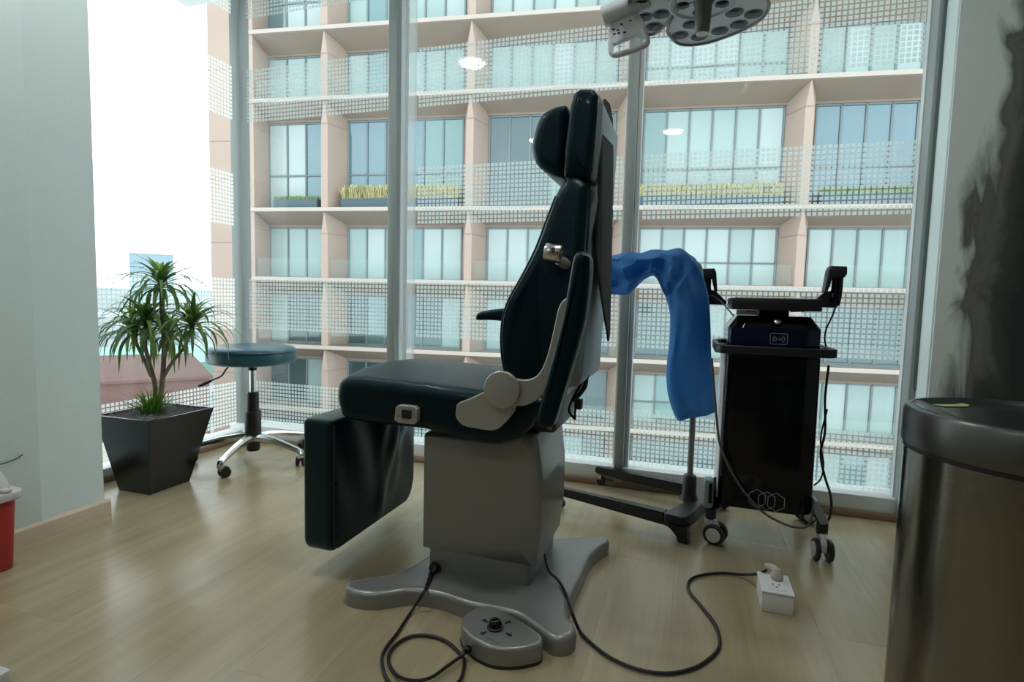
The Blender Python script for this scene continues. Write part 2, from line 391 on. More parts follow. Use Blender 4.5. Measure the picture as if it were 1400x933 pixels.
wl=struct('wall_left',bx(-3.2,-2.135,-3.2,1.515,0,ZC,bev=.004,seg=1),'wall')
link('wall_panel',bx(-2.134,-2.126,-3.1,1.292,.0,ZC-.005,bev=.003,seg=2),'wall',wl)
b=struct('baseboard_left',S(rpoly([(-2.134,0),(-2.118,0),(-2.118,.052),(-2.126,.062),(-2.134,.062)],[0,0,.003,.004,0],3),-3.1,1.527,0,'xz'),'wood_base')
wr=struct('wall_right',bx(.873,3.0,2.455,2.75,0,ZC,bev=.003,seg=1),'wall')
link('mural_panel',bx(.878,2.95,2.449,2.4545,.0,ZC-.01),'mural',wr)
# ---- windows
GL=2.66   # glass plane of the long window
def frit(x0,x1,zs,axis,pos,parent):
    P=.02145; q=.0077
    for za,zb in zs:
        bm=bmesh.new(); nz=round((zb-za)/P); nx=int((x1-x0)/P); ox=x0+((x1-x0)-nx*P)/2
        for i in range(nx):
            for j in range(nz):
                cx=ox+P*(i+.5); cz=za+P*(j+.5)
                if axis=='y': quad(bm,(cx-q,pos,cz-q),(cx+q,pos,cz-q),(cx+q,pos,cz+q),(cx-q,pos,cz+q))
                else: quad(bm,(pos,cx-q,cz-q),(pos,cx+q,cz-q),(pos,cx+q,cz+q),(pos,cx-q,cz+q))
        me=link('dot_band',bm,'frit',parent,kind='stuff',label='band of small white squares printed on the glass')
def win(name,label_unused,x0,x1,bands,axis='y'):
    if axis=='y': pane=struct(name,bx(x0,x1,GL,GL+.010,.095,ZC),'glass')
    else: pane=struct(name,bx(-2.551,-2.541,x0,x1,.095,ZC),'glass')
    return pane
ALL=[(.095,.36),(.66,.96),(1.26,1.56),(1.86,2.15),(2.44,2.70)]
NO2=[ALL[0],ALL[1],ALL[3],ALL[4]]
w1=win('window_1','',1.2,2.62,ALL,'x'); frit(1.53,2.60,ALL,'x',-2.538,w1)
w2=win('window_2','',-2.53,-1.53,NO2); frit(-2.512,-1.528,NO2,'y',GL-.002,w2)
w3=win('window_3','',-1.48,-.305,ALL); frit(-1.395,-.318,ALL,'y',GL-.002,w3)
w4=win('window_4','',-.25,.86,ALL); frit(-.236,.850,ALL,'y',GL-.002,w4)
def trim(name,bm,ma,parent=None): return struct(name,bm,ma,parent)
# corner post and mullions (grey body, pale edge profile)
struct('trim_1',bx(-2.592,-2.520,2.625,2.70,.0,ZC,bev=.004,seg=2),'frame')
t=struct('trim_2',bx(-1.527,-1.480,2.585,2.68,.02,ZC,bev=.003,seg=2),'frame')
M['cassette']=mat('pale guide rail',(.66,.72,.74),.5); _m=M['cassette'].node_tree; _t=N(_m,'ShaderNodeBsdfTranslucent'); _t.inputs[0].default_value=(.88,.94,.96,1); _s=N(_m,'ShaderNodeMixShader'); _s.inputs[0].default_value=.85; _m.links.new(_m.nodes['Principled BSDF'].outputs[0],_s.inputs[1]); _m.links.new(_t.outputs[0],_s.inputs[2]); _t2=N(_m,'ShaderNodeBsdfTransparent'); _s2=N(_m,'ShaderNodeMixShader'); _s2.inputs[0].default_value=.45; _m.links.new(_s.outputs[0],_s2.inputs[1]); _m.links.new(_t2.outputs[0],_s2.inputs[2]); _m.links.new(_s2.outputs[0],_m.nodes['Material Output'].inputs[0])
bm=bmesh.new()
for pa,pb_ in (((-1.479,2.632),(-1.401,2.632)),((-1.401,2.632),(-1.400,2.655))): quad(bm,(pa[0],pa[1],.30),(pb_[0],pb_[1],.30),(pb_[0],pb_[1],ZC),(pa[0],pa[1],ZC))
link('screen_cassette',bm,'cassette',t)
for xx in (-1.452,-1.444,-1.437): link('guide_ridge',bx(xx-.0016,xx+.0016,2.627,2.633,.34,ZC),'framewhite',t)
link('pull_cord',T(catmull([(-1.474,2.625,2.5),(-1.473,2.625,1.2),(-1.472,2.624,.80),(-1.462,2.622,.66),(-1.450,2.620,.600),(-1.440,2.619,.590),(-1.430,2.62,.61),(-1.424,2.622,.68),(-1.424,2.624,.9)],n=6),.0014,6),'framewhite',t)
t=struct('trim_3',bx(-.304,-.262,2.585,2.68,.02,ZC,bev=.003,seg=2),'frame')
link('edge_profile',bx(-.261,-.242,2.62,2.662,.02,ZC,bev=.002,seg=1),'framewhite',t)
link('edge_profile',bx(-.317,-.305,2.64,2.662,.02,ZC,bev=.002,seg=1),'framewhite',t)
t=struct('trim_4',bx(.850,.872,2.56,2.68,.02,ZC,bev=.003,seg=2),'frame')
link('edge_profile',bx(.846,.851,2.63,2.662,.02,ZC),'framewhite',t)
link('seal_strip',bx(.866,.8725,2.553,2.561,.56,ZC),'seal',t)
# sill: white ledge, grey riser, wood strip on the floor
struct('trim_5',bx(-2.60,.872,2.600,2.75,.012,.092,bev=.004,seg=2),'sill')
struct('trim_6',bx(-2.60,-2.500,1.2,2.62,.012,.060,bev=.004,seg=2),'sill')
struct('trim_7',bx(-2.49,.872,2.585,2.602,0,.030,bev=.005,seg=2),'wood_brown')
struct('trim_8',bx(-2.502,-2.486,1.50,2.60,0,.028,bev=.005,seg=2),'wood_brown')
# ---- ceiling lights
def downlight(x,y,label,DL=7):
    t=thing('ceiling_light',label,'ceiling light',(x,y,ZC),'round ceiling downlights')
    link('trim_ring',Lt([(.09,0),(.125,0),(.125,-.008),(.118,-.014),(.112,-.014),(.108,-.002),(.09,-.002)],(x,y,ZC),seg=32),'whitep',t)
    link('diffuser',Lt([(0,-.004),(.107,-.004),(.107,-.001),(0,-.001)],(x,y,ZC),seg=32),mat('lamp diffuser',(1,.98,.95),.5,emit=14),t)
    l=bpy.data.lights.new('downlight_lamp','AREA'); l.shape='DISK'; l.size=.2; l.energy=DL; l.color=(.96,1,.97)
    ob=bpy.data.objects.new('downlight_lamp',l); C.objects.link(ob); ob.parent=t; ob.location=(0,0,-.02)
downlight(-1.70,1.20,'round white ceiling downlight nearest the plant corner')
downlight(.02,1.25,'round white ceiling downlight above the exam lamp side')
downlight(-.25,-.95,'round white ceiling downlight behind the camera on the right',5)
downlight(-1.75,-.95,'round white ceiling downlight behind the camera on the left',3)
# ================================================================== EXAM CHAIR
ch=thing('exam_chair','dark teal leather power exam chair on silver pedestal, backrest upright, turned side on','chair',(-.57,1.64,0))
YN,YF,YC=1.38,1.92,1.65
# floor base, four splayed feet
P=[Z(a,b,.045) for a,b in [(540,784),(500,791),(478,796),(472,803),(480,810),(505,814),(530,812),(560,808),(600,813),(640,826),(700,838),(730,855),(755,873),(775,874),(787,866),(786,855),(778,845),(777,832),(786,808)]]
P=[(p.x,p.y) for p in P]
rt=[(-.271,1.60),(-.268,1.74),(-.245,1.83),(-.228,1.865),(-.232,1.90),(-.262,1.915),(-.30,1.895),(-.35,1.86),(-.42,1.83),(-.55,1.85),(-.68,1.86),(-.77,1.90),(-.84,1.935),(-.885,1.93),(-.90,1.90),(-.875,1.86),(-.81,1.79),(-.765,1.70),(-.76,1.60),(-.775,1.50)]
base=link('floor_base',S(catmull([(x,y,0) for x,y in P+rt],True,4),.0,.050,.0,'xy',seg=4,r2=.016),'silver',ch,sharp=50)
link('base_sole',S(inset([Vector((p.x,p.y)) for p in catmull([(x,y,0) for x,y in P+rt],True,3)],.004),-.0,.006,0,'xy'),'blackplastic',base)
pl=link('plinth',S(rpoly([(-.728,1.478),(-.402,1.478),(-.402,1.80),(-.728,1.80)],.03,5),.047,.125,0,'xy'),'silver',ch)
bo=rpoly([(-.745,.112),(-.384,.112),(-.372,.22),(-.372,.36),(-.384,.455),(-.395,.50),(-.44,.505),(-.50,.475),(-.745,.470)],[.006,.012,.05,.05,.04,.012,.03,.02,.012],4)
link('pedestal_cover',S(bo,1.468,1.80,.022,'xz',5),'silver',ch,sharp=50)
link('lift_column',bx(-.69,-.44,1.50,1.78,.40,.53),'blackplastic',ch)
# seat
so=px2('y',YN,[(453,548),(454,530),(462,519),(480,517),(560,524),(640,534),(700,540),(738,546),(746,558),(730,576),(716,594),(693,606),(632,604),(575,590),(500,583),(464,575),(456,562)])
def seatfn(p):
    q=p.copy(); t=(p.y-YC)/.27
    if p.z>.58: q.z+=.022*(1-t*t)-.010*math.exp(-((p.x+.72)/.16)**2)*max(0,1-t*t)
    if p.x<-.62: q.y=YC+(p.y-YC)*(1-.05*min(1,(-.62-p.x)/.2))
    q.z+=.0012*math.sin(p.x*60+p.y*22)*(1 if p.z>.58 else 0)
    return q
bm=bmesh.new(); slab(bm,catmull([(u,v,0) for u,v in so],True,4),YN,YF,.034,'xz',6,mid=9,fn=seatfn)
link('seat',bm,'leather',ch,sharp=60)
link('seat_underframe',bx(-.88,-.44,1.50,1.80,.490,.54,bev=.01),'blackplastic',ch)
sw=px2('y',1.376,[(543,556),(548,553),(568,555),(573,559),(572,576),(568,580),(547,578),(541,574)])
s_=link('side_switch',S(rpoly(sw,.006,3),1.366,1.386,.003,'xz'),'plate',ch)
link('rocker',S(rpoly(px2('y',1.366,[(550,560),(563,561),(562,573),(550,572)]),.002,2),1.361,1.370,.001,'xz'),'blackplastic',s_)
for a,b in ((545,569),(568,571)):
    q=Y(a,b,1.366); link('screw',Lt([(.0,0),(.0016,0),(.0016,.002),(0,.002)],(q.x,1.364,q.z),(0,1,0),8),'piping',s_)
# leg rest hanging down
lr=rpoly([(1.392,.500),(1.392,.078),(1.930,.078),(1.930,.500)],[.02,.045,.075,.03],6)
lg=link('leg_rest',S(lr,-1.118,-1.010,.022,'yz',6),'leather_smooth',ch,sharp=60)
bm=bmesh.new(); ny,nz=40,26; G=[]
for j in range(nz+1):
    row=[]; v=j/nz
    for i in range(ny+1):
        u=i/ny; y=1.402+.518*u; z=.088+.405*v
        y0=y
        cut=.06
        z=max(z,.088+max(0,(u-.88)/.12)**2*.07+max(0,(.05-u)/.05)**2*.03)
        fold=.012*math.exp(-((u-.42-.10*(1-v))/.05)**2)+.020*math.exp(-((u-.62+.12*(1-v))/.06)**2)+.012*math.exp(-((u-.80+.2*(1-v))/.07)**2)
        fold+=.010*math.sin(u*9+v*4)**2
        x=-1.009+ (fold*1.5*v**.8+.034*v*v*math.sin(PI*min(1,u*1.02)))*math.sin(PI*u)**.4
        row.append(bm.verts.new((x,y,z)))
    G.append(row)
for j in range(nz):
    for i in range(ny):
        try: bm.faces.new((G[j][i],G[j][i+1],G[j+1][i+1],G[j+1][i]))
        except Exception: pass
link('loose_back_cover',bm,'leather',lg,sharp=80)
link('seam',T([(-1.008,1.403,.10),(-1.008,1.401,.25),(-1.007,1.401,.485)],.0035,6),'piping',lg)
for q in ((-1.004,1.408,.30),(-1.004,1.410,.135)):
    link('staple',bx(q[0]-.002,q[0]+.003,q[1]-.004,q[1]+.004,q[2]-.002,q[2]+.002),'blackgloss',lg)
# backrest
YB0,YB1=1.445,1.855
bk=px2('y',YB0,[(770,244),(757,266),(744,303),(731,340),(712,378),(697,405),(688,430),(685,457),(686,485),(691,512),(700,535),(716,552),(738,560),(756,545),(772,515),(786,470),(796,400),(800,330),(803,262),(798,247),(785,240)])
def bkfn(p):
    k=.84+.16*min(1,max(0,(1.22-p.z)/.35)); q=p.copy(); q.y=YC+(p.y-YC)*k-.0; return q
bmc=bmesh.new(); slab(bmc,catmull([(u,v,0) for u,v in bk],True,3),YB0-.03,YB1+.0,.030,'xz',6,mid=3,fn=bkfn)
bk_o=link('backrest',bmc,'leather',ch,sharp=60)
sh=px2('y',1.50,[(796,250),(806,250),(806,330),(801,400),(790,470),(770,530),(752,566)])
sh2=px2('y',1.80,[(776,560),(784,534),(794,515),(811,511),(819,503),(822,470),(828,400),(830,330),(826,252),(818,248)])
link('back_shell',S(catmull([(u,v,0) for u,v in sh+sh2],True,3),1.478,1.825,.022,'xz',4,fn=bkfn),'shell',bk_o,sharp=50)
edge=[bkfn(Vector((u,YB0-.026,v))) for u,v in px2('y',YB0,[(757,268),(744,305),(731,342),(713,380),(699,406),(690,431),(687,457),(688,485),(693,512)])]
link('piping',T(catmull([e+Vector((.004,0,0)) for e in edge],n=3),.0025,6),'piping',bk_o)
# headrest
hd=px2('y',1.475,[(770,243),(772,200),(779,145),(784,128),(793,121),(811,121),(818,130),(816,160),(809,230),(806,247)])
def hdfn(p): q=p.copy(); q.y=YC+(p.y-YC)*.93; return q
h=link('headrest',S(rpoly(hd,[.01,.05,.02,.015,.012,.012,.012,.03,.02,.01],3),1.452,1.84,.020,'xz',5,fn=hdfn),'leather',ch,sharp=60)
hp=px2('y',1.49,[(812,128),(820,130),(825,142),(822,190),(816,250),(806,247),(812,190)])
link('headrest_back_plate',S(rpoly(hp,.012,3),1.478,1.81,.012,'xz',3),'shell',h,sharp=50)
edge=[Y(a,b,1.463) for a,b in [(777,240),(776,205),(782,155),(786,134),(793,127),(810,127),(814,136),(811,170),(805,238)]]
link('piping',T(catmull([hdfn(e) for e in edge],n=4),.0028,6),'piping',h)
for a,b in ((816,141),(809,232),(803,262)):
    q=Y(a,b,1.484); link('screw',Lt([(0,0),(.003,0),(.003,.004),(0,.004)],(q.x,q.y-.006,q.z),(0,1,0),8),'blackgloss',h)
fp=px2('y',1.51,[(727,205),(729,188),(736,165),(747,152),(768,144),(777,150),(776,196),(773,238),(764,243),(747,236),(733,224)])
link('head_pillow',S(catmull([(u,v,0) for u,v in fp],True,4),1.49,1.81,.030,'xz',6),'leather',h,sharp=70)
# black mesh cover hanging behind
mo=rpoly([(1.50,1.36),(1.53,1.425),(1.62,1.44),(1.70,1.42),(1.73,1.35),(1.72,1.15),(1.74,.93),(1.71,.78),(1.68,.752),(1.62,.80),(1.55,.90),(1.50,1.00),(1.495,1.2)],.03,4)
def mfn(p):
    q=p.copy(); q.x+=.004*math.sin(p.z*17)+.010*math.sin(p.y*20)*max(0,1.25-p.z)+.02*max(0,1.1-p.z); return q
bm=bmesh.new(); slab(bm,mo,-.2445,-.2385,.001,'yz',2,fn=mfn)
link('mesh_back_cover',bm,'mesh',ch,sharp=70)
# clamp on the side of the backrest
q0=Y(746,345,1.385); q1=Y(768,348,1.385)
k=link('accessory_clamp',Lt([(.0,0),(.0,0.012),(.010,.012),(.010,0),(.0225,0),(.024,.002),(.024,(q1-q0).length-.002),(.0225,(q1-q0).length),(.016,(q1-q0).length),(.014,(q1-q0).length-.02),(0,(q1-q0).length-.02)],q0,(q1-q0),28),'steelbright',ch)
d=(q1-q0).normalized(); qc=(q0+q1)/2+Vector((.004,-.0235,.006))
link('set_screw_hole',Lt([(0,0),(.006,0),(.006,.0022),(0,.0022)],qc,(0.02,-1,.25),14),'piping',k)
link('clamp_stem',T([q1+Vector((-.012,.02,-.012)),q1+Vector((.004,.05,-.024)),q1+Vector((.006,.08,-.026))],.014,12),'plate',k)
# near arm: pivot, plates, raised pad
def arm(y0,sgn,padname,raised):
    pass
lp=px2('y',1.345,[(623,562),(626,552),(640,546),(667,534),(690,525),(712,540),(706,556),(702,565),(686,583),(673,589),(650,586),(633,582),(624,572)])
ar=link('arm_bracket',S(catmull([(u,v,0) for u,v in lp],True,3),1.343,1.352,.003,'xz',2),'plate',ch)
up_=px2('y',1.335,[(680,516),(692,510),(704,517),(722,519),(737,511),(748,488),(757,452),(763,424),(769,412),(776,408),(781,414),(778,440),(769,475),(758,515),(747,534),(734,547),(716,555),(696,553),(678,546),(671,532)])
a2=link('arm_bar',S(catmull([(u,v,0) for u,v in up_],True,3),1.330,1.341,.004,'xz',3),'plate',ch)
qd=Y(686,533,1.322)
link('pivot_cap',Lt([(0,-.006),(.046,0),(.048,.002),(.048,.012),(0,.012)],(qd.x,1.316,qd.z),(0,1,0),40),'plate',a2,sharp=15)
pd=px2('y',1.31,[(740,568),(750,526),(772,442),(783,384),(788,356),(794,347),(802,346),(809,352),(811,366),(808,402),(800,449),(782,513),(764,571),(757,580),(746,580)])
pd_o=link('arm_pad',S(catmull([(u,v,0) for u,v in pd],True,3),1.258,1.328,.016,'xz',4),'leather',ch,sharp=60)
pe=[Vector((u,1.262,v)) for u,v in px2('y',1.26,[(763,573),(781,514),(799,450),(807,402),(810,366),(808,354),(801,349),(794,350),(789,358)])]
link('piping',T(catmull([Vector(p) for p in pe],n=3),.0016,6),'shell',pd_o)
# far arm, pad level
fa=px2('y',1.96,[(650,434),(653,428),(668,424),(700,421),(745,421),(745,440),(700,440),(668,438),(652,438)])
link('arm_pad',S(catmull([(u,v,0) for u,v in fa],True,3),1.955,2.02,.014,'xz',4),'leather',ch,sharp=60)
mir=[(p[0],p[1]) for p in px2('y',1.335,[(680,516),(692,510),(722,519),(737,511),(748,488),(757,452),(765,440),(778,440),(769,475),(758,515),(747,534),(734,547),(716,555),(696,553),(678,546),(671,532)])]
link('arm_bar',S(catmull([(u,v,0) for u,v in mir],True,2),1.935,1.946,.004,'xz',2),'plate',ch)
link('arm_post',bx(-.46,-.44,1.94,1.975,.62,.83,bev=.004),'blackplastic',ch)
link('hinge_block',bx(-.43,-.345,1.50,1.78,.50,.60,bev=.012),'blackplastic',ch)
link('underside_wire',T(catmull([Y(*q,1.62) for q in [(800,515),(792,530),(782,548),(778,562),(786,573),(786,566),(789,540)]],n=6),.004,6),'cable',ch)
link('underside_wire',T(catmull([Y(*q,1.60) for q in [(802,512),(800,528),(792,540),(783,548)]],n=6),.007,6),'cable',ch)
link('wire_clip',bx(-.31,-.29,1.60,1.63,.555,.585,bev=.004),'blackplastic',ch)
# cable socket on the plinth
q=Y(594,778,1.470); s_=link('cable_socket',Lt([(0,0),(.017,0),(.019,.004),(.017,.012),(.009,.014),(0,.014)],(q.x,1.479,q.z),(0,-1,0),20),'blackplastic',ch)
# ---- foot joystick controller
fc=thing('foot_controller','silver D-shaped foot joystick controller with a black knob and four arrows','controller',(-.42,1.26,0))
fo=[Z(a,b,.05) for a,b in [(631,856),(632,846),(643,835),(662,829),(680,832),(700,842),(725,857),(740,869),(742,877),(736,883),(712,888),(690,889),(670,886),(653,878),(639,868)]]
foc=catmull([(p.x,p.y,0) for p in fo],True,4)
link('housing',S(foc,.006,.053,.0,'xy',5,r2=.010),'silver',fc,sharp=60)
link('rubber_foot_plate',S(inset([Vector((p.x,p.y)) for p in foc],-.001),0,.008,0,'xy'),'blackplastic',fc)
k0=Z(677,858,.055); link('joystick_collar',Lt([(.0,-.002),(.0205,-.002),(.0200,.003),(.016,.005),(0,.005)],k0,seg=28),'blackplastic',fc)
link('joystick_knob',Lt([(.0,.003),(.0165,.003),(.0175,.008),(.0160,.014),(.0115,.0195),(.006,.022),(0,.0225)],k0,seg=28),'blackgloss',fc)
def arrow(px,py):
    c=Z(px,py,.0538); d=Vector((c.x-k0.x,c.y-k0.y,0)).normalized(); n=Vector((-d.y,d.x,0)); bm=bmesh.new()
    pts=[(-.010,-.0032),(0,-.0032),(0,-.0080),(.0105,0),(0,.0080),(0,.0032),(-.010,.0032)]
    bm.faces.new([bm.verts.new(c+d*a*1.0+n*b) for a,b in pts]); return link('arrow_mark',bm,'blackprint',fc)
for a in ((663,849),(695,851),(661,866),(696,868)): arrow(*a)
for i,(a,b) in enumerate([(668,872),(671,874),(674,876),(681,879)]):
    c=Z(a,b,.0537); bm=bmesh.new(); quad(bm,c+Vector((-.004,-.001,0)),c+Vector((.003,-.003,0)),c+Vector((.0035,-.0018,0)),c+Vector((-.0035,.0002,0))); link('lettering',bm,'blackprint',fc)
q=Z(645,886,.02); q=Y(644,886,1.192)
link('cable_boot',Lt([(0,-.006),(.008,-.006),(.010,0),(.009,.008),(.005,.012),(0,.012)],Vector((-.472,1.190,.026)),(-.7,-.6,0.05),16),'blackgloss',fc)
# controller cable: socket to controller
r=.0042
pc=[Y(594,779,1.462),Y(589,790,1.44)]+[Z(a,b,z) for a,b,z in [(583,803,.055),(578,812,.05),(572,822,.03),(560,840,.006),(543,866,.006),(527,887,.006),(522,901,.006),(525,920,.006),(534,936,.006),(556,955,.006),(590,958,.006),(626,934,.006),(634,914,.006),(634,901,.006),(628,893,.006),(614,880,.006),(597,872,.006),(574,869,.006),(554,873.5,.006),(537,886,.007),(531,900,.007),(534,913,.008),(543,924,.010),(557,930,.014),(574,931,.014),(591,926,.014),(608,914,.014),(623,903,.016),(634,895,.022)]]+[Vector((-.481,1.183,.026))]
cb=tag(link('controller_cable',T(catmull(pc,n=6),r,8),'cable'),'thin black cable looping on the floor from chair base to foot controller','cable')
link('strain_relief',T([Y(596,776,1.466),Y(590,786,1.448),Z(584,800,.057)],[.010,.009,.005],10),'cable',cb)
# power cable
pc=[Vector((-.392,1.62,.085))]+[Z(a,b,z) for a,b,z in [(750,780,.080),(765,796,.060),(775,815,.058),(782,838,.056),(790,858,.012),(800,872,.006),(830,897,.006),(870,915,.006),(910,921,.006),(945,915,.006),(970,901,.006),(984,882,.006),(978,855,.006),(958,828,.006),(942,808,.006),(943,794,.006),(958,787,.006),(985,784,.006),(1015,786,.012),(1036,785,.05),(1048,780,.072)]]
tag(link('power_cable',T(catmull(pc,n=6),.0045,8),'cable'),'black power cable curling across the floor from pedestal to white socket box','cable')
# ---- socket box on the floor
sb=thing('socket_box','white surface socket box lying on the floor with one plug in it','socket',(.28,1.735,0))
link('box_body',bx(.238,.322,1.675,1.795,0,.055,bev=.003),'whitep',sb)
fp_=link('face_plate',bx(.2365,.3235,1.6735,1.7965,.0555,.062,bev=.0025),'whitep',sb)
link('outlet_insert',bx(.256,.306,1.69,1.78,.062,.0635,bev=.0006,seg=1),'whitep',fp_)
for x_ in (.270,.287): link('outlet_slot',bx(x_,x_+.003,1.716,1.726,.0634,.0640),'blackprint',fp_)
link('outlet_slot',Lt([(0,0),(.003,0),(.003,.0006),(0,.0006)],(.280,1.706,.0634),seg=12),'blackprint',fp_)
pg=thing('power_plug','beige rubber power plug pushed into the floor socket box','plug',(.285,1.765,.064))
link('plug_body',Lt([(0,0),(.016,0),(.018,.006),(.017,.016),(.011,.024),(.010,.030),(0,.031)],(.287,1.758,.064),(.0,.12,1),20),'beigep',pg)
link('plug_neck',T([(.287,1.764,.084),(.279,1.776,.088),(.270,1.786,.088),(.262,1.796,.084)],[.012,.011,.009,.007],12),'beigep',pg)
# ================================================================== STOOL
SX,SY=-2.153,2.305
st=thing('swivel_stool','round teal vinyl swivel stool with five-arm chrome base near the window corner','stool',(SX,SY,0))
R_=.216
link('seat',Lt([(0,.515),(R_-.03,.512),(R_-.008,.520),(R_,.535),(R_,.572),(R_-.004,.586),(R_-.018,.598),(R_-.05,.604),(R_-.10,.600),(0,.597)],(SX,SY,0),seg=56),'stoolseat',st,sharp=70)
link('seam_piping',Lt([(R_-.002,.574),(R_+.003,.5755),(R_+.003,.578),(R_-.002,.579)],(SX,SY,0),seg=56),'piping',st)
link('seat_plate',Lt([(0,.500),(.06,.500),(.10,.510),(.10,.516),(0,.516)],(SX,SY,0),seg=32),'blackplastic',st)
link('gas_lift',Lt([(0,.11),(.014,.11),(.014,.505),(0,.505)],(SX,SY,0),seg=24),'chrome',st)
link('lift_collar',Lt([(0,.475),(.022,.475),(.022,.50),(0,.50)],(SX,SY,0),seg=24),'blackplastic',st)
link('lift_sleeve',Lt([(0,.05),(.030,.05),(.034,.06),(.034,.13),(.0405,.14),(.040,.255),(.036,.262),(.031,.264),(.030,.355),(.025,.360),(0,.360)],(SX,SY,0),seg=28),'blackplastic',st)
lv=link('height_lever',T(catmull([(SX-.02,SY,.500),(SX-.10,SY-.03,.498),(SX-.13,SY-.04,.478),(SX-.155,SY-.05,.440),(SX-.21,SY-.07,.412)],n=5),.0045,8),'blackplastic',st)
link('lever_grip',T([(SX-.205,SY-.067,.414),(SX-.235,SY-.08,.398),(SX-.262,SY-.09,.386)],[.008,.010,.008],10),'blackplastic',st)
for k in range(5):
    a=math.radians(-74+72*k); d=Vector((math.cos(a),math.sin(a),0)); n=Vector((-d.y,d.x,0)); c0=Vector((SX,SY,0))
    # tapered arched arm of rectangular section
    bm=bmesh.new(); secs=[(.025,.128,.022,.040),(.08,.128,.020,.034),(.16,.118,.017,.028),(.24,.100,.015,.024),(.29,.088,.014,.022),(.312,.078,.014,.026),(.318,.062,.013,.026)]
    rows=[]
    for dist,z,hw,hh in secs:
        rows.append([bm.verts.new(c0+d*dist+n*s*hw+Vector((0,0,z+t))) for s,t in ((-1,-hh*.6),(1,-hh*.6),(1,0),(.55,hh*.35),(-.55,hh*.35),(-1,0))])
    for i in range(len(rows)-1):
        for j in range(6): bm.faces.new((rows[i][j],rows[i][(j+1)%6],rows[i+1][(j+1)%6],rows[i+1][j]))
    bm.faces.new(rows[0][::-1]); bm.faces.new(rows[-1])
    arm_o=link('base_arm',bm,'chrome',st,sharp=35)
    cc=c0+d*.303
    link('caster_stem',Lt([(0,.045),(.013,.045),(.013,.085),(0,.085)],(cc.x,cc.y,0),seg=14),'chrome',arm_o)
    ca=a+[.9,.5,1.7,-.6,2.2][k]; w_=Vector((math.cos(ca),math.sin(ca),0)); off=Vector((-w_.y,w_.x,0))*.014
    bm=bmesh.new()
    for s in (-1,1):
        lathe(bm,[(0,0),(.017,0),(.024,.003),(.0255,.008),(.024,.014),(0,.016)] if s>0 else [(0,0),(.017,0),(.024,-.003),(.0255,-.008),(.024,-.014),(0,-.016)],cc+off+w_*s*.006+Vector((0,0,.0255)),w_,22)
    ct=link('caster',bm,'blackplastic',arm_o,sharp=30)
    link('caster_hood',S(rpoly([(-.024,.030),(.0,.054),(.018,.050),(.026,.034),(.022,.026),(0,.028)],.004,3),-.012,.012,.003,(lambda u,v,w2,cc=cc,off=off,w_=w_:cc+off.normalized()*(u+.012)+w_*w2*1.2+Vector((0,0,v))),2),'blackplastic',arm_o)
# ================================================================== POTTED PLANT
pp=thing('potted_plant','bushy long-leaved plant in a tapered square black pot beside the stool','plant',(-2.265,1.85,0))
PX0,PX1,PY0,PY1=-2.420,-2.108,1.683,2.015
bx0,bx1,by0,by1=-2.345,-2.165,1.725,1.925
Hh=.335
def frus(bm,t0,t1,ins0,ins1,z0,z1):
    f=lambda k,a,b:a+(b-a)*k
    A=[(f(t0,bx0,PX0)+ins0,f(t0,by0,PY0)+ins0),(f(t0,bx1,PX1)-ins0,f(t0,by0,PY0)+ins0),(f(t0,bx1,PX1)-ins0,f(t0,by1,PY1)-ins0),(f(t0,bx0,PX0)+ins0,f(t0,by1,PY1)-ins0)]
    B=[(f(t1,bx0,PX0)+ins1,f(t1,by0,PY0)+ins1),(f(t1,bx1,PX1)-ins1,f(t1,by0,PY0)+ins1),(f(t1,bx1,PX1)-ins1,f(t1,by1,PY1)-ins1),(f(t1,bx0,PX0)+ins1,f(t1,by1,PY1)-ins1)]
    return [bm.verts.new((x,y,z0)) for x,y in A],[bm.verts.new((x,y,z1)) for x,y in B]
bm=bmesh.new(); a,b=frus(bm,0,1,0,0,0,Hh); c,d=frus(bm,1,.9,.009,.012,Hh,Hh-.045)
for i in range(4):
    j=(i+1)%4; bm.faces.new((a[i],a[j],b[j],b[i])); bm.faces.new((b[i],b[j],c[j],c[i])); bm.faces.new((c[i],c[j],d[j],d[i]))
bm.faces.new(a); bm.faces.new(d)
pot=link('pot',bm,'pot',pp,sharp=20)
bv=pot.modifiers.new('bevel','BEVEL'); bv.width=.002; bv.segments=2
bm=bmesh.new(); q=random.Random(3)
def chip(bm,c,s,q):
    vs=[bm.verts.new(c+Vector((q.uniform(-1,1)*s,q.uniform(-1,1)*s,q.uniform(-.5,.7)*s))) for _ in range(4)]
    for f in ((0,1,2),(0,2,3),(0,3,1),(1,3,2)): bm.faces.new([vs[i] for i in f])
cx,cy=(PX0+PX1)/2,(PY0+PY1)/2
quad(bm,(PX0+.012,PY0+.012,Hh-.012),(PX1-.012,PY0+.012,Hh-.012),(PX1-.012,PY1-.012,Hh-.012),(PX0+.012,PY1-.012,Hh-.012))
for _ in range(2600): chip(bm,Vector((q.uniform(PX0+.016,PX1-.016),q.uniform(PY0+.016,PY1-.016),Hh-.010+q.uniform(0,.008))),q.uniform(.003,.007),q)
link('gravel',bm,'soil',pp,sharp=10,kind='stuff')
TX,TY=cx,cy-.01
heads=[]  # rosettes: tip, axis
def PYp(a,b,y): return Y(a,b,y)
hd_=[PYp(220,385,1.86),PYp(200,438,1.80),PYp(263,440,1.90),PYp(182,447,1.85),PYp(232,452,2.0)]
bs=[Vector((TX-.012,TY,Hh-.02)),Vector((TX+.012,TY+.004,Hh-.02))]
def trunk(P,r): return link('trunk',T(catmull(P,n=5),r,9),'trunk',pp,sharp=80)
def rr(n,a,b): return [a+(b-a)*i/(n-1) for i in range(n)]
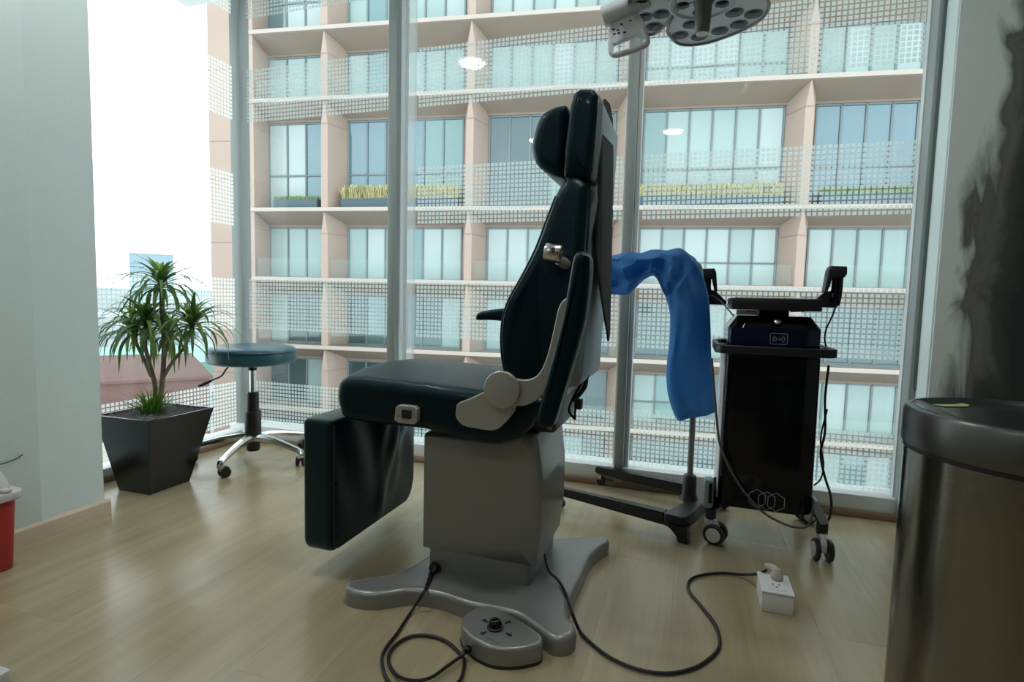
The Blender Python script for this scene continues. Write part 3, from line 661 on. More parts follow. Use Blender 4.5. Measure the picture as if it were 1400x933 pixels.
P=[bs[1],PYp(222,520,1.85),PYp(224,470,1.86),PYp(221,430,1.87),hd_[0]]; trunk(P,rr(21,.012,.007))
P=[bs[0],PYp(212,530,1.84),PYp(205,500,1.83),PYp(198,470,1.82),hd_[1]]; trunk(P,rr(21,.011,.007))
P=[PYp(224,515,1.85),PYp(236,495,1.87),PYp(255,470,1.89),hd_[2]]; trunk(P,rr(16,.008,.006))
P=[PYp(207,515,1.83),PYp(196,490,1.85),PYp(186,468,1.85),hd_[3]]; trunk(P,rr(16,.008,.006))
P=[PYp(222,500,1.86),PYp(228,480,1.93),hd_[4]]; trunk(P,rr(11,.007,.006))
def leaf(base,az,el,L,W,droop,ma='leaf',seg=9,parent=pp,name='leaf',bmx=None):
    bm=bmx or bmesh.new(); p=base.copy(); h=Vector((math.cos(az),math.sin(az),0)); side=Vector((-h.y,h.x,0)); e=el; rows=[]
    for i in range(seg+1):
        t=i/seg; wd=W*(min(1,.45+t*2.2))*(1-t**3.0)+.0006
        dirv=h*math.cos(e)+Vector((0,0,math.sin(e))); nrm=side.cross(dirv)
        rows.append((bm.verts.new(p+side*wd*.5+nrm*-wd*.12),bm.verts.new(p),bm.verts.new(p-side*wd*.5+nrm*-wd*.12)))
        p=p+dirv*(L/seg); e=max(-1.45,e-droop/seg*(.6+.9*t))
    for i in range(seg):
        for j in range(2): bm.faces.new((rows[i][j],rows[i][j+1],rows[i+1][j+1],rows[i+1][j]))
    if bmx is None: return link(name,bm,ma,parent,sharp=80)
q=random.Random(11)
for hi,(hp_,n,L0) in enumerate(zip(hd_,(62,58,60,50,44),(.200,.215,.215,.20,.19))):
    for k in range(n):
        t=k/n; az=k*2.399+hi; el=1.4-1.6*t+q.uniform(-.15,.2); L=L0*(.66+.48*min(1,t*2.2))*q.uniform(.85,1.15)
        leaf(hp_+Vector((0,0,-.035*t)),az,el,L,q.uniform(.015,.021),1.6+q.uniform(-.7,1.1)+ .4*t,'leafnew' if t<.17 else 'leaf')
bm=bmesh.new()
for k in range(150):
    az=q.uniform(0,2*PI); r=q.uniform(0,.035); leaf(Vector((TX+r*math.cos(az),TY-.01+r*math.sin(az),Hh-.012)),az+q.uniform(-.5,.5),q.uniform(.55,1.5),q.uniform(.08,.155),.0055,q.uniform(.2,1.0),seg=5,bmx=bm)
link('grass_tuft',bm,'grass',pp,sharp=80,kind='stuff',label='bright green grass tuft at the foot of the trunks')
# ================================================================== DRAPED STAND
ds=thing('rolling_stand','black H-base rolling stand with a grey steel pole behind the exam chair','stand',(.04,2.29,0))
ux=Vector((.963,-.267,0)); uy=Vector((.267,.963,0)); c0=Vector((.035,2.285,0))
def fr2(u,v,w_): return c0+ux*u+uy*v+Vector((0,0,w_))
def tap(name,p0,p1,w0,w1,z0a,z1a,z0b,z1b,ma='blackplastic',parent=ds):
    bm=bmesh.new(); d=(p1-p0).normalized(); n=Vector((-d.y,d.x,0)); A=[]; 
    for p,wd,za,zb in ((p0,w0,z0a,z1a),(p1,w1,z0b,z1b)): A.append([bm.verts.new(p+n*s*wd/2+Vector((0,0,z))) for s,z in ((-1,za),(1,za),(1,zb),(-1,zb))])
    for j in range(4): bm.faces.new((A[0][j],A[0][(j+1)%4],A[1][(j+1)%4],A[1][j]))
    bm.faces.new(A[0]); bm.faces.new(A[1]); bmesh.ops.bevel(bm,geom=list(bm.edges),offset=.006,segments=2,affect='EDGES'); return link(name,bm,ma,parent,sharp=50)
g1=tap('base_leg',fr2(-.03,-.185,0),fr2(-.51,-.185,0),.052,.036,.045,.093,.058,.090)
g2=tap('base_leg',fr2(-.03,.185,0),fr2(-.49,.185,0),.052,.036,.045,.093,.058,.090)
link('cross_bar',S(rpoly([(-.04,-.215),(.045,-.22),(.06,-.12),(.065,0),(.058,.10),(.035,.19),(-.04,.19),(-.015,.1),(.0,0),(-.015,-.1)],.02,4),.045,.095,.006,fr2,3),'blackplastic',ds,sharp=50)
for v_ in (-.205,.175):
    bm=bmesh.new(); rows=[]
    for z,u_,hw,hd2 in ((.06,.02,.040,.026),(.04,.03,.028,.020),(.02,.04,.020,.017),(.0,.045,.019,.017)):
        rows.append([bm.verts.new(fr2(u_+a*hw,v_+b*hd2,z)) for a,b in ((-1,-1),(1,-1),(1,1),(-1,1))])
    for i in range(3):
        for j in range(4): bm.faces.new((rows[i][j],rows[i][(j+1)%4],rows[i+1][(j+1)%4],rows[i+1][j]))
    bm.faces.new(rows[0]); bm.faces.new(rows[-1]); link('rear_foot',bm,'blackplastic',ds,sharp=50)
for g,u_,v_ in ((g1,-.49,-.185),(g2,-.47,.185)):
    p=fr2(u_,v_,0)
    f=link('caster_fork',bx(p.x-.009,p.x+.009,p.y-.013,p.y+.013,.030,.060,bev=.003),'steelbright',g)
    link('caster_wheel',Lt([(0,-.009),(.018,-.009),(.021,-.006),(.021,.006),(.018,.009),(0,.009)],p+Vector((0.006,0,.021)),(.3,1,0),20),'blackplastic',g)
pb=fr2(0.0,0,0)
link('pole_socket',Lt([(0,.09),(.038,.09),(.034,.10),(.028,.115),(.026,.185),(.022,.192),(0,.192)],pb,seg=24),'blackplastic',ds)
link('pole',T([pb+Vector((0,0,.18)),pb+Vector((0,0,.98))],.0115,16),'lampdark',ds)
link('top_arm',T(catmull([pb+Vector((0,0,.97)),pb+Vector((-.02,0,1.03)),pb+Vector((-.12,.01,1.035)),pb+Vector((-.40,.02,1.00))],n=6),.016,12),'lampdark',ds)
# drape sleeve: horizontal run then hanging run, with folds
def tri(x): return 2/PI*math.asin(math.sin(x))
def sleeve():
    bm=bmesh.new(); yb=pb.y-.02
    # centre line with width (in-plane) and depth, from measured outline
    secs=[((790,345),(790,406)),((838,349),(838,403)),((860,346),(862,401)),((885,345),(882,380)),((908,344),(896,378)),((930,342),(906,398)),((948,352),(912,412)),((960,372),(916,432)),((968,400),(916,455)),((971,430),(915,470)),((972,465),(912,495)),((973,500),(911,515)),((975,530),(913,538)),((977,552),(919,560)),((979,564),(925,573))]
    n=44; rows=[]; q=random.Random(5); m_=len(secs)
    P1=catmull([(*a,0) for a,b in secs],n=4); P2=catmull([(*b,0) for a,b in secs],n=4)
    for i,(a,b) in enumerate(zip(P1,P2)):
        t=i/(len(P1)-1); A_=Y(a.x,a.y,yb-.0); B_=Y(b.x,b.y,yb-.0); c=(A_+B_)/2; h=(A_-B_)/2; dep=.055+.012*math.sin(t*5)
        row=[]
        for k in range(n):
            th=2*PI*k/n; f=1+0*th
            fold=.012*tri(3*th+t*7)+.010*tri(5*th-t*16+1)*(.4+abs(math.sin(t*9)))+.006*tri(9*th+t*34)
            if t>.45:
                k_=min(1,(t-.45)/.12); fold=fold*(1-k_)+k_*(.007*tri(2*th+2+t*1.5)+.006*tri(5*th+1-t*3)+.002*tri(9*th+t*20))
            if t<.45: fold+=.016*tri(t*55+2.5*math.sin(th)+1.3*math.cos(th))
            ce,se=math.cos(th),math.sin(th)
            sq=lambda v_,e_:math.copysign(abs(v_)**e_,v_)
            row.append(bm.verts.new(c+h*sq(ce,.85)*(1+fold*1.2)+Vector((0,1,0))*(se*dep+fold*abs(se)*1.3)+Vector((0,0,fold*.3))))
        rows.append(row)
    for i in range(len(rows)-1):
        for k in range(n): bm.faces.new((rows[i][k],rows[i][(k+1)%n],rows[i+1][(k+1)%n],rows[i+1][k]))
    bm.faces.new(rows[0])
    # hem turned in
    inner=[bm.verts.new(v.co*1.0+Vector((0,0,.03))+((sum((x.co for x in rows[-1]),Vector())/n)-v.co)*.08) for v in rows[-1]]
    for k in range(n): bm.faces.new((rows[-1][k],rows[-1][(k+1)%n],inner[(k+1)%n],inner[k]))
    return bm
dr=tag(link('blue_drape',sleeve(),'drape',sharp=33),'crumpled blue disposable drape pulled over the arm of the rolling stand','drape')
# ================================================================== TREATMENT DEVICE
DX0,DX1,DY0,DY1=.135,.447,2.115,2.44
dv=thing('treatment_device','tall glossy black and navy treatment console on four casters by the window','medical device',((DX0+DX1)/2,(DY0+DY1)/2,0))
def bodyfn(p):
    q=p.copy(); t=(p.z-.14)/.6; q.x=.292+(p.x-.292)*(1.0+.02*(1-t)); return q
out=rpoly([(DX0,DY0+.012),(DX0+.05,DY0),(DX1-.05,DY0),(DX1,DY0+.02),(DX1-.006,DY1),(DX0+.006,DY1)],[.045,.04,.04,.045,.04,.04],6)
link('cabinet',S(out,.140,.70,.006,'xy',3,fn=bodyfn),'blackgloss',dv,sharp=50)
link('side_strip',bx(DX0-.005,DX0+.004,DY0+.03,DY1-.05,.16,.70,bev=.002),'whitep',dv)
hd1=link('upper_housing',S(inset(out,.004),.70,.797,.002,'xy',2),'navygloss',dv,sharp=50)
bm=bmesh.new(); A=[Vector((p.x,p.y,.797)) for p in inset(out,.004)]; cxm=.291; cym=(DY0+DY1)/2
B=[Vector((cxm+(p.x-cxm)*.80,cym+(p.y-cym)*.84,.841)) for p in A]
va=[bm.verts.new(p) for p in A]; vb=[bm.verts.new(p) for p in B]
for i in range(len(va)): bm.faces.new((va[i],va[(i+1)%len(va)],vb[(i+1)%len(va)],vb[i]))
bm.faces.new(va); bm.faces.new(vb); link('chamfered_top',bm,'blackgloss',dv,sharp=25)
q=Y(1063,441,2.118)
link('power_button',Lt([(0,0),(.012,0),(.013,-.003),(.012,-.006),(.009,-.007),(0,-.007)],(q.x,DY0+.010,.822),(0,-.55,-.8) if False else (0,.75,-.5),24),'steelbright',dv)
# round grab rail
ring=rpoly([(.096,2.105),(.115,2.075),(.455,2.075),(.487,2.105),(.490,2.40),(.45,2.47),(.13,2.47),(.096,2.40)],[.03,.03,.03,.03,.05,.05,.05,.05],5)
ri=inset(ring,.017); bm=bmesh.new(); L=len(ring); V=[[bm.verts.new((p.x,p.y,z)) for p in P_] for P_,z in ((ring,.705),(ring,.735),(ri,.735),(ri,.705))]
for a in range(4):
    for i in range(L): bm.faces.new((V[a][i],V[a][(i+1)%L],V[(a+1)%4][(i+1)%L],V[(a+1)%4][i]))
rl=link('grab_rail',bm,'blackplastic',dv,sharp=40); b_=rl.modifiers.new('bevel','BEVEL'); b_.width=.003; b_.segments=2; b_.limit_method='ANGLE'
for x_ in (.118,.455): link('rail_bracket',bx(x_-.02,x_+.02,2.22,2.26,.708,.730),'blackplastic',dv)
# flat screen lying level, seen edge on
link('screen_neck',bx(.245,.345,2.20,2.32,.84,.868,bev=.004),'blackplastic',dv)
sc=link('screen_housing',bx(.145,.430,2.10,2.36,.861,.903,bev=.004),'blackplastic',dv)
link('screen_face',bx(.155,.420,2.11,2.35,.903,.9045),'screenglass',sc)
link('warning_label',bx(.165,.240,2.165,2.167,.842,.860),'label',dv); link('red_print',bx(.195,.228,2.163,2.1645,.853,.857),'redmark',dv)
link('connector',T([(.345,2.18,.862),(.375,2.17,.864),(.400,2.175,.866)],.006,8),'greycable',dv)
# printed emblems
def polyline(name,P,wd,ma,parent,closed=True):
    bm=bmesh.new(); n=len(P)
    for i in range(n if closed else n-1):
        a,b=Vector(P[i]),Vector(P[(i+1)%n]); d=(b-a).normalized(); nn=Vector((-d.z,0,d.x))*wd/2
        quad(bm,a+nn-d*wd*.3,b+nn+d*wd*.3,b-nn+d*wd*.3,a-nn-d*wd*.3)
    return link(name,bm,ma,parent)
yb=DY0-.0012
for k,(a,b) in enumerate([(1035,682),(1048,685),(1061,687)]):
    q=Y(a,b,yb); R2=.0335
    polyline('hexagon_mark',[(q.x+R2*math.sin(i*PI/3)*(.93),yb-.0002*k,q.z+R2*math.cos(i*PI/3)*1.0) for i in range(6)],.0017,'linemark',dv)
q=Y(1065,464,yb); yb2=DY0+.0025
polyline('badge_frame',[(p.x,yb2,p.y) for p in rpoly([(q.x-.0275,q.z-.018),(q.x+.0275,q.z-.018),(q.x+.0275,q.z+.019),(q.x-.0275,q.z+.019)],.004,3)],.0013,'linemark',dv)
for s in (-1,1):
    for r_ in (.008,.0135,.019):
        polyline('wave_mark',[(q.x+s*r_*math.cos(a),yb2,q.z+r_*.85*math.sin(a)) for a in [(-.75+.25*i) for i in range(7)]],.0012,'linemark',dv,False)
link('pointer_mark',(lambda bm:(bm.faces.new([bm.verts.new(p) for p in ((q.x-.003,yb2,q.z+.004),(q.x+.005,yb2,q.z-.001),(q.x+.001,yb2,q.z-.003))]),bm)[1])(bmesh.new()),'linemark',dv)
# casters and outriggers
def dcaster(x,y,ang,arm_from):
    d=Vector((math.cos(ang),math.sin(ang),0)); c=Vector((x,y,0)); n=Vector((-d.y,d.x,0))
    a=link('outrigger',T([Vector(arm_from),Vector((x,y,.128))],[.022,.017],4),'blackgloss',dv,sharp=20)
    link('swivel_collar',Lt([(0,.090),(.019,.090),(.019,.125),(0,.125)],c,seg=18),'blackplastic',a)
    f=link('caster_body',S(rpoly([(-.020,.094),(.018,.094),(.034,.060),(.036,.030),(.020,.030),(.0,.06),(-.02,.07)],.006,3),-.011,.011,.003,(lambda u,v,w_,c=c,d=d,n=n:c+d*u+n*w_+Vector((0,0,v))),2),'sharpslid',a,sharp=50)
    for s in (-1,1):
        cc=c+d*.020+n*s*.021+Vector((0,0,.038))
        wl_=link('caster_wheel',Lt([(0,-.008),(.033,-.008),(.038,-.005),(.038,.005),(.033,.008),(0,.008)],cc,n,30),'blackplastic',a,sharp=30)
        link('hub_cap',Lt([(0,0),(.026,0),(.026,.0025),(0,.0035)],cc+n*s*.0075,n*s,26),'sharpslid',wl_)
dcaster(.112,2.115,math.radians(-20),(.13,2.22,.20))
dcaster(.478,2.115,math.radians(-85),(.44,2.20,.19))
dcaster(.175,2.47,math.radians(120),(.17,2.36,.19))
dcaster(.475,2.45,math.radians(20),(.44,2.36,.19))
# upright chrome end of the left outrigger
link('outrigger_grip',bx(.082,.118,2.10,2.16,.125,.235,bev=.012),'shell',dv)
link('outrigger_slot',bx(.100,.112,2.096,2.101,.150,.225,bev=.002),'blackgloss',dv)
link('outrigger_plate',S(rpoly([(.447,.205),(.458,.205),(.498,.130),(.470,.120),(.447,.165)],.004,2),2.10,2.15,.003,'xz',2),'shell',dv)
# handpieces in their holders
def handpiece(px,label,flip,y_):
    q=Y(px,390,y_); x=q.x
    t=thing('laser_handpiece',label,'handpiece',(x,y_,.92),'handpieces parked on the console')
    hp_=[(x-flip*.024,1.020),(x+flip*.026,1.018),(x+flip*.027,.992),(x+flip*.020,.980),(x-flip*.016,.978),(x-flip*.030,.925),(x-flip*.039,.930),(x-flip*.031,1.004)]
    link('head',S(rpoly(hp_,.004,3),y_-.025,y_+.03,.005,'xz',3),'blackplastic',t,sharp=50)
    link('grip',T(catmull([(x+.004*flip,y_,.985),(x+.003*flip,y_-.004,.95),(x+.001*flip,y_-.004,.915),(x,y_,.890)],n=4),[.0175]*5+[.018]*5+[.017]*3,16),'blackgloss',t)
    link('grip_end',Lt([(0,-.008),(.010,-.006),(.016,0),(.018,.006),(0,.006)],(x,y_,.886),seg=18),'blackplastic',t)
    b=tag(link('holder_bracket',S(rpoly([(x-flip*.012,.93),(x-flip*.036,.928),(x-flip*.075,.885),(x-flip*.070,.877),(x+flip*.01,.877)],.003,2),y_-.006,y_+.014,.002,'xz',2),'blackplastic',dv),None,None) if False else link('holder_bracket',S(rpoly([(x-flip*.012,.935),(x-flip*.034,.930),(x-flip*.078,.886),(x-flip*.072,.876),(x+flip*.008,.876)],.003,2),y_-.006,y_+.014,.002,'xz',2),'blackplastic',dv)
    return x
xr=handpiece(1143,'black handpiece hanging right of the console screen',1,2.18)
xl=handpiece(967,'black handpiece left of the console screen, half hidden by the blue drape',-1,2.37)
def cable(P,r,label,ma='cable',y_=None): return tag(link('handpiece_cable',T(catmull(P,n=6),r,8),ma),label,'cable')
cable([Y(*q,y) for q,y in [((1143,418),2.18),((1138,432),2.2),((1129,452),2.22),((1128,468),2.24),((1133,480),2.30)]],.0030,'short black cable from the right handpiece into the console')
cable([Y(*q,y) for q,y in [((1133,500),2.16),((1128,545),2.2),((1128,590),2.2),((1122,620),2.2),((1127,650),2.2),((1136,680),2.17),((1135,705),2.15),((1126,722),2.14)]],.0042,'long black cable hanging down the right side of the console')
cable([Y(*q,y) for q,y in [((1131,560),2.19),((1122,600),2.22),((1126,635),2.22),((1122,655),2.2),((1113,664),2.18)]],.0030,'thin looped black cable beside the right edge of the console')
cable([Y(*q,y) for q,y in [((964,412),2.36),((972,404),2.34),((985,412),2.30),((1003,432),2.20)]],.0025,'thin dark cable from the left handpiece to the console top')
cable([Y(*q,2.092) for q in [(973,490),(977,540),(980,575),(985,610),(1000,645),(1020,676),(1045,702),(1075,718),(1098,722),(1108,714),(1112,695)]],.0042,'grey hose sagging across the front of the black console','greycable')
# ================================================================== STEEL BIN
BX,BY,BR=.565,1.125,.188
tb=thing('trash_bin','tall round brushed steel trash bin with dark lid at the right edge','trash bin',(BX,BY,0))
link('steel_body',Lt([(0,.012),(BR-.004,.012),(BR-.004,.636),(BR-.012,.640),(0,.640)],(BX,BY,0),seg=96),'brushed',tb,sharp=30)
link('base_ring',Lt([(0,0),(BR,0),(BR,.014),(0,.014)],(BX,BY,0),seg=64),'blackplastic',tb)
link('gap_ring',Lt([(BR-.010,.634),(BR-.003,.634),(BR-.003,.645),(BR-.010,.645)],(BX,BY,0),seg=64),'blackplastic',tb)
link('lid_rim',Lt([(BR-.018,.643),(BR,.643),(BR+.001,.648),(BR,.700),(BR-.004,.706),(BR-.012,.707),(BR-.016,.702),(BR-.018,.696)],(BX,BY,0),seg=96),'lidrim',tb,sharp=35)
ld=link('lid',Lt([(0,.700),(BR-.030,.700),(BR-.018,.6985),(BR-.018,.690),(0,.690)],(BX,BY,0),seg=72),'lidblack',tb)
# sensor panel strip on the left of the lid
a0,a1=math.radians(138),math.radians(216)
bm=bmesh.new(); ou=[Vector((BX+(BR-.012)*math.cos(a0+(a1-a0)*i/14),BY+(BR-.012)*math.sin(a0+(a1-a0)*i/14))) for i in range(15)]
slab(bm,ou,.698,.7065,.002,'xy',2); sp_=link('sensor_panel',bm,'lidrim',tb)
bm=bmesh.new(); m0,m1=math.radians(158),math.radians(198); ou=[Vector((BX+(BR-.018)*math.cos(m0+(m1-m0)*i/10),BY+(BR-.018)*math.sin(m0+(m1-m0)*i/10))) for i in range(11)]
slab(bm,ou,.7066,.7072,0,'xy',2); link('sensor_window',bm,'lens',sp_)
q0=[Z(a,b,.7012) for a,b in [(1274,553),(1292,556),(1322,556),(1326,554),(1316,551.5),(1304,553)]]
link('paper_sticker',(lambda bm:(bm.faces.new([bm.verts.new(p) for p in q0]),bm)[1])(bmesh.new()),'greensticker',tb)
# orange object at the lower right edge
q=Z(1396,925,.12)
tag(link('orange_tub',Lt([(0,0),(.055,0),(.062,.16),(.058,.165),(0,.165)],(q.x+.070,q.y-.03,0),seg=32),'orange'),'orange plastic tub just showing at the bottom right edge','tub')
# ================================================================== SHARPS CONTAINER (left edge)
SXx,SYy=-2.005,.905
def sc_():
    t=thing('sharps_container','red sharps container with pale lilac lid by the left wall','container',(SXx,SYy,0))
    return t
q1=Y(18,690,1.02)
sh_=sc_()
ex=Z(20,681,.235)
cxs,cys=ex.x-.115,ex.y-.03
link('red_body',S(rpoly([(cxs-.085,cys-.06),(cxs+.085,cys-.06),(cxs+.085,cys+.06),(cxs-.085,cys+.06)],.03,5),0.0,.232,.004,'xy',2,fn=lambda p:Vector((cxs+(p.x-cxs)*(.86+.14*p.z/.23),cys+(p.y-cys)*(.86+.14*p.z/.23),p.z))),'red',sh_,sharp=50)
link('lid_flange',S(rpoly([(cxs-.100,cys-.072),(cxs+.100,cys-.072),(cxs+.100,cys+.072),(cxs-.100,cys+.072)],.035,6),.222,.250,.006,'xy',3),'sharpslid',sh_,sharp=50)
link('lid_dome',S(rpoly([(cxs-.082,cys-.055),(cxs+.082,cys-.055),(cxs+.082,cys+.055),(cxs-.082,cys+.055)],.03,6),.248,.335,.02,'xy',5,fn=lambda p:Vector((cxs+(p.x-cxs)*(1.0-.45*max(0,p.z-.25)/.085),cys+(p.y-cys)*(1.0-.45*max(0,p.z-.25)/.085),p.z))),'sharpslid',sh_,sharp=50)
link('lid_tab',bx(cxs+.07,cxs+.100,cys+.01,cys+.035,.250,.262,bev=.005),'sharpslid',sh_)
q=Z(0,920,.03); tag(link('white_caddy',S(rpoly([(q.x-.20,q.y-.10),(q.x+.018,q.y-.10),(q.x+.018,q.y+.012),(q.x-.20,q.y+.012)],.01,3),0,.035,.004,'xy',2),'sharpslid'),'pale grey plastic foot tray corner at the bottom left edge','tray')
tag(link('curved_wire',T(catmull([X(-6,636,-2.10),X(5,634,-2.112),X(16,630,-2.116),X(25,626,-2.120),X(31,622,-2.124)],n=5),.0018,6),'piping'),'thin bent dark wire sticking out above the sharps container','wire')
# ================================================================== SURGICAL LAMP
sl=thing('surgical_lamp','multi-lens surgical ceiling lamp with grey centre handle, seen from below','lamp',(.02,1.78,ZC))
ZL=1.745
def zp(P,z=ZL): return [(Z(a,b,z).x,Z(a,b,z).y) for a,b in P]
def petal(P,lens,name='lamp_head'):
    o=catmull([(u,v,0) for u,v in zp(P)],True,4)
    h=link(name,S(o,ZL,ZL+.075,.0,'xy',5,r2=.024),'lampbody',sl,sharp=60)
    link('face_rim',T([Vector((p.x,p.y,ZL-.001)) for p in o]+[Vector((o[0].x,o[0].y,ZL-.001))],.005,6),'lampdark',h)
    for a,b in lens:
        p=Z(a,b,ZL); 
        c=link('lens',Lt([(.025,.001),(.025,-.001),(.019,-.0035),(.010,-.005),(0,-.0055)],(p.x,p.y,ZL),seg=20),'lens',h)
        link('lens_ring',Lt([(.025,.001),(.0265,.001),(.0265,-.002),(.025,-.002)],(p.x,p.y,ZL),seg=20),'lampdark',c)
    return h
petal([(914,46),(914,36),(925,14),(945,2),(990,-14),(1040,-8),(1050,0),(1050,14),(1035,30),(1000,47),(962,59),(930,60)],[(930,48),(956,50),(984,42),(1010,33),(1004,17),(1030,19),(945,33)])
petal([(862,-10),(862,14),(870,33),(884,46),(898,44),(915,28),(922,14),(922,-6),(900,-20),(880,-22)],[(877,6),(880,23),(904,19),(894,36)])
petal([(925,-30),(928,-4),(945,-14),(985,-30),(1000,-60),(980,-80),(940,-70)],[(940,-36),(965,-42),(975,-62)])
# round centre dish with its lenses
pc_=Z(962,2,ZL-.004)
dsh=link('centre_dish',Lt([(0,0),(.085,0),(.092,-.006),(.098,-.004),(.098,.05),(0,.05)],(pc_.x,pc_.y,ZL-.004),seg=40),'lampbody',sl)
for a in range(5):
    an=.5+a*2*PI/5; link('lens',Lt([(.0195,.001),(.0195,-.001),(.015,-.0035),(.008,-.005),(0,-.0055)],(pc_.x+.058*math.cos(an),pc_.y+.058*math.sin(an),ZL-.005),seg=18),'lens',dsh)
# handle
ht=Y(959,46,pc_.y); hn=link('centre_handle',Lt([(0,ht.z-pc_.z),(.017,ht.z-pc_.z),(.0195,ht.z-pc_.z+.003),(.022,ht.z-pc_.z+.03),(.024,-.01),(.03,0),(0,0)],(pc_.x,pc_.y,pc_.z),seg=28),'lampdark',sl)
link('handle_cap',Lt([(0,-.001),(.0165,-.001),(.0165,.001),(0,.001)],(pc_.x,pc_.y,ht.z-.001),seg=24),'whitep',hn)
# control box, side grip
yl=Z(877,20,ZL).y-.05
A_=Y(824,24,yl); B_=Y(886,-2,yl)
link('control_barrel',T([A_,A_.lerp(B_,.03),B_],[.026,.030,.030],22),'lampbody',sl,sharp=50)
cp=[(q_.x,q_.z) for q_ in [Y(a,b,yl) for a,b in [(834,28),(868,14),(880,28),(884,50),(886,56),(868,50),(838,62),(833,52)]]]
cp_o=link('control_panel',S(rpoly(cp,.004,2),yl-.006,yl+.012,.002,'xz',2),'lampbody',sl)
for a,b in ((839,40),(845,41),(840,46),(846,45),(854,44),(850,33),(862,28)):
    q=Y(a,b,yl-.007); link('button_mark',bx(q.x-.004,q.x+.004,yl-.0075,yl-.006,q.z-.0018,q.z+.0018),'blackprint',cp_o)
gp=[Y(a,b,yl) for a,b in [(835,40),(835,62),(836,72),(842,75),(862,70),(880,63),(885,57),(882,48),(878,40)]]
link('side_grip',T(catmull(gp,n=5),.0085,10),'lampbody',sl,sharp=60)
link('spring_arm',T(catmull([(pc_.x,pc_.y,ZL+.05),(pc_.x,pc_.y,ZL+.25),(pc_.x+.05,pc_.y-.1,ZL+.42),(pc_.x+.3,pc_.y-.5,ZL+.55),(pc_.x+.3,pc_.y-.5,ZC)],n=6),.028,16),'lampbody',sl)
link('fork_arm',T(catmull([Z(890,0,ZL+.04),Z(925,-5,ZL+.07),(pc_.x,pc_.y,ZL+.07)],n=5),.018,12),'lampbody',sl)
link('ceiling_rose',Lt([(0,-.05),(.08,-.05),(.10,-.02),(.10,0),(0,0)],(pc_.x+.3,pc_.y-.5,ZC),seg=32),'lampbody',sl)
# ================================================================== BUILDING ACROSS THE STREET
FA=math.radians(7.4); fe=Vector((math.cos(FA),math.sin(FA),0)); fn_=Vector((-math.sin(FA),math.cos(FA),0)); FO=Vector((-7.6,23.8,0))
def fp(s,d,z): return FO+fe*s+fn_*d+Vector((0,0,z))
bl=thing('office_building','pink beige stone building across the street with deep balconies and tall windows','building',(FO.x,FO.y,-12))
def fbox(bm,s0,s1,d0,d1,z0,z1):
    V=[bm.verts.new(fp(s,d,z)) for s in (s0,s1) for d in (d0,d1) for z in (z0,z1)]
    for q in ((0,1,3,2),(4,6,7,5),(0,4,5,1),(2,3,7,6),(0,2,6,4),(1,5,7,3)): bm.faces.new([V[i] for i in q])
    return bm
LZ=[-8.0,-4.80,-1.70,1.58,4.92,10.06,13.25,18.4]
S0,S1=-13.14,34.0; D=1.25
FS=[-9.26,-2.16,4.9,11.97,19.05,26.1]
link('rear_wall',fbox(bmesh.new(),S0-.1,S1,D+.12,D+14,-12,22),'stone',bl)
pr=link('corner_pier',fbox(bmesh.new(),-15.38,-13.14,0,13,-12,22),'stone',bl)
for z in (-9.6,-6.4,-3.2,.05,3.3,6.4,8.2,11.6,15):
    link('joint_line',fbox(bmesh.new(),-15.385,-13.135,-.01,2,z,z+.035),'joint',pr)
for s in (-13.95,): link('joint_line',fbox(bmesh.new(),s,s+.035,-.01,.02,-12,22),'joint',pr)
link('return_wall',fbox(bmesh.new(),-13.16,-12.95,.0,D+.1,-12,22),'stone',bl)
for z in LZ:
    bm=bmesh.new(); rows=[[bm.verts.new(fp(s,d,z+a)) for d,a in ((.02,.06),(D+.1,.06),(D+.1,-.70),(.02,-.13))] for s in (-13.14,S1)]
    for j in range(4): bm.faces.new((rows[0][j],rows[0][(j+1)%4],rows[1][(j+1)%4],rows[1][j]))
    bm.faces.new(rows[0]); bm.faces.new(rows[1])
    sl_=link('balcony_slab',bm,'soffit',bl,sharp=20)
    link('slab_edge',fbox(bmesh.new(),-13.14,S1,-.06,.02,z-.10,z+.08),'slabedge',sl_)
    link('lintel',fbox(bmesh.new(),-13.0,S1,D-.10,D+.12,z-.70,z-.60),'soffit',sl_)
for s in FS:
    for i in range(len(LZ)-1):
        z0,z1=LZ[i]+.06,LZ[i+1]-.16
        bm=bmesh.new(); rows=[]
        for z,hw0,hw1,df in ((z0,.17,.62,.04),(z1-1.0,.17,.62,.04),(z1,.02,.62,.02)):
            rows.append([bm.verts.new(fp(s-.0+a,d,z)) for a,d in ((-hw0,df),(hw0,df),(hw1,D+.1),(-hw1,D+.1))])
        for k in range(2):
            for j in range(4): bm.faces.new((rows[k][j],rows[k][(j+1)%4],rows[k+1][(j+1)%4],rows[k+1][j]))
        bm.faces.new(rows[0][::-1]); bm.faces.new(rows[-1])
        f=link('column',bm,'stone',bl,sharp=15)
        bm=bmesh.new(); z=z1-1.0
        A_=[fp(s+a*1.01,d,z) for a,d in ((-.62,D+.1),(-.17,.03),(.17,.03),(.62,D+.1))]
        for a,b in zip(A_,A_[1:]): quad(bm,a-fn_*.012,b-fn_*.012,b-fn_*.012+Vector((0,0,.03)),a-fn_*.012+Vector((0,0,.03)))
        link('joint_line',bm,'joint',f)
q=random.Random(21)
bays=[(-12.95,-9.90)]+[(a+.64,b-.64) for a,b in zip(FS,FS[1:])]
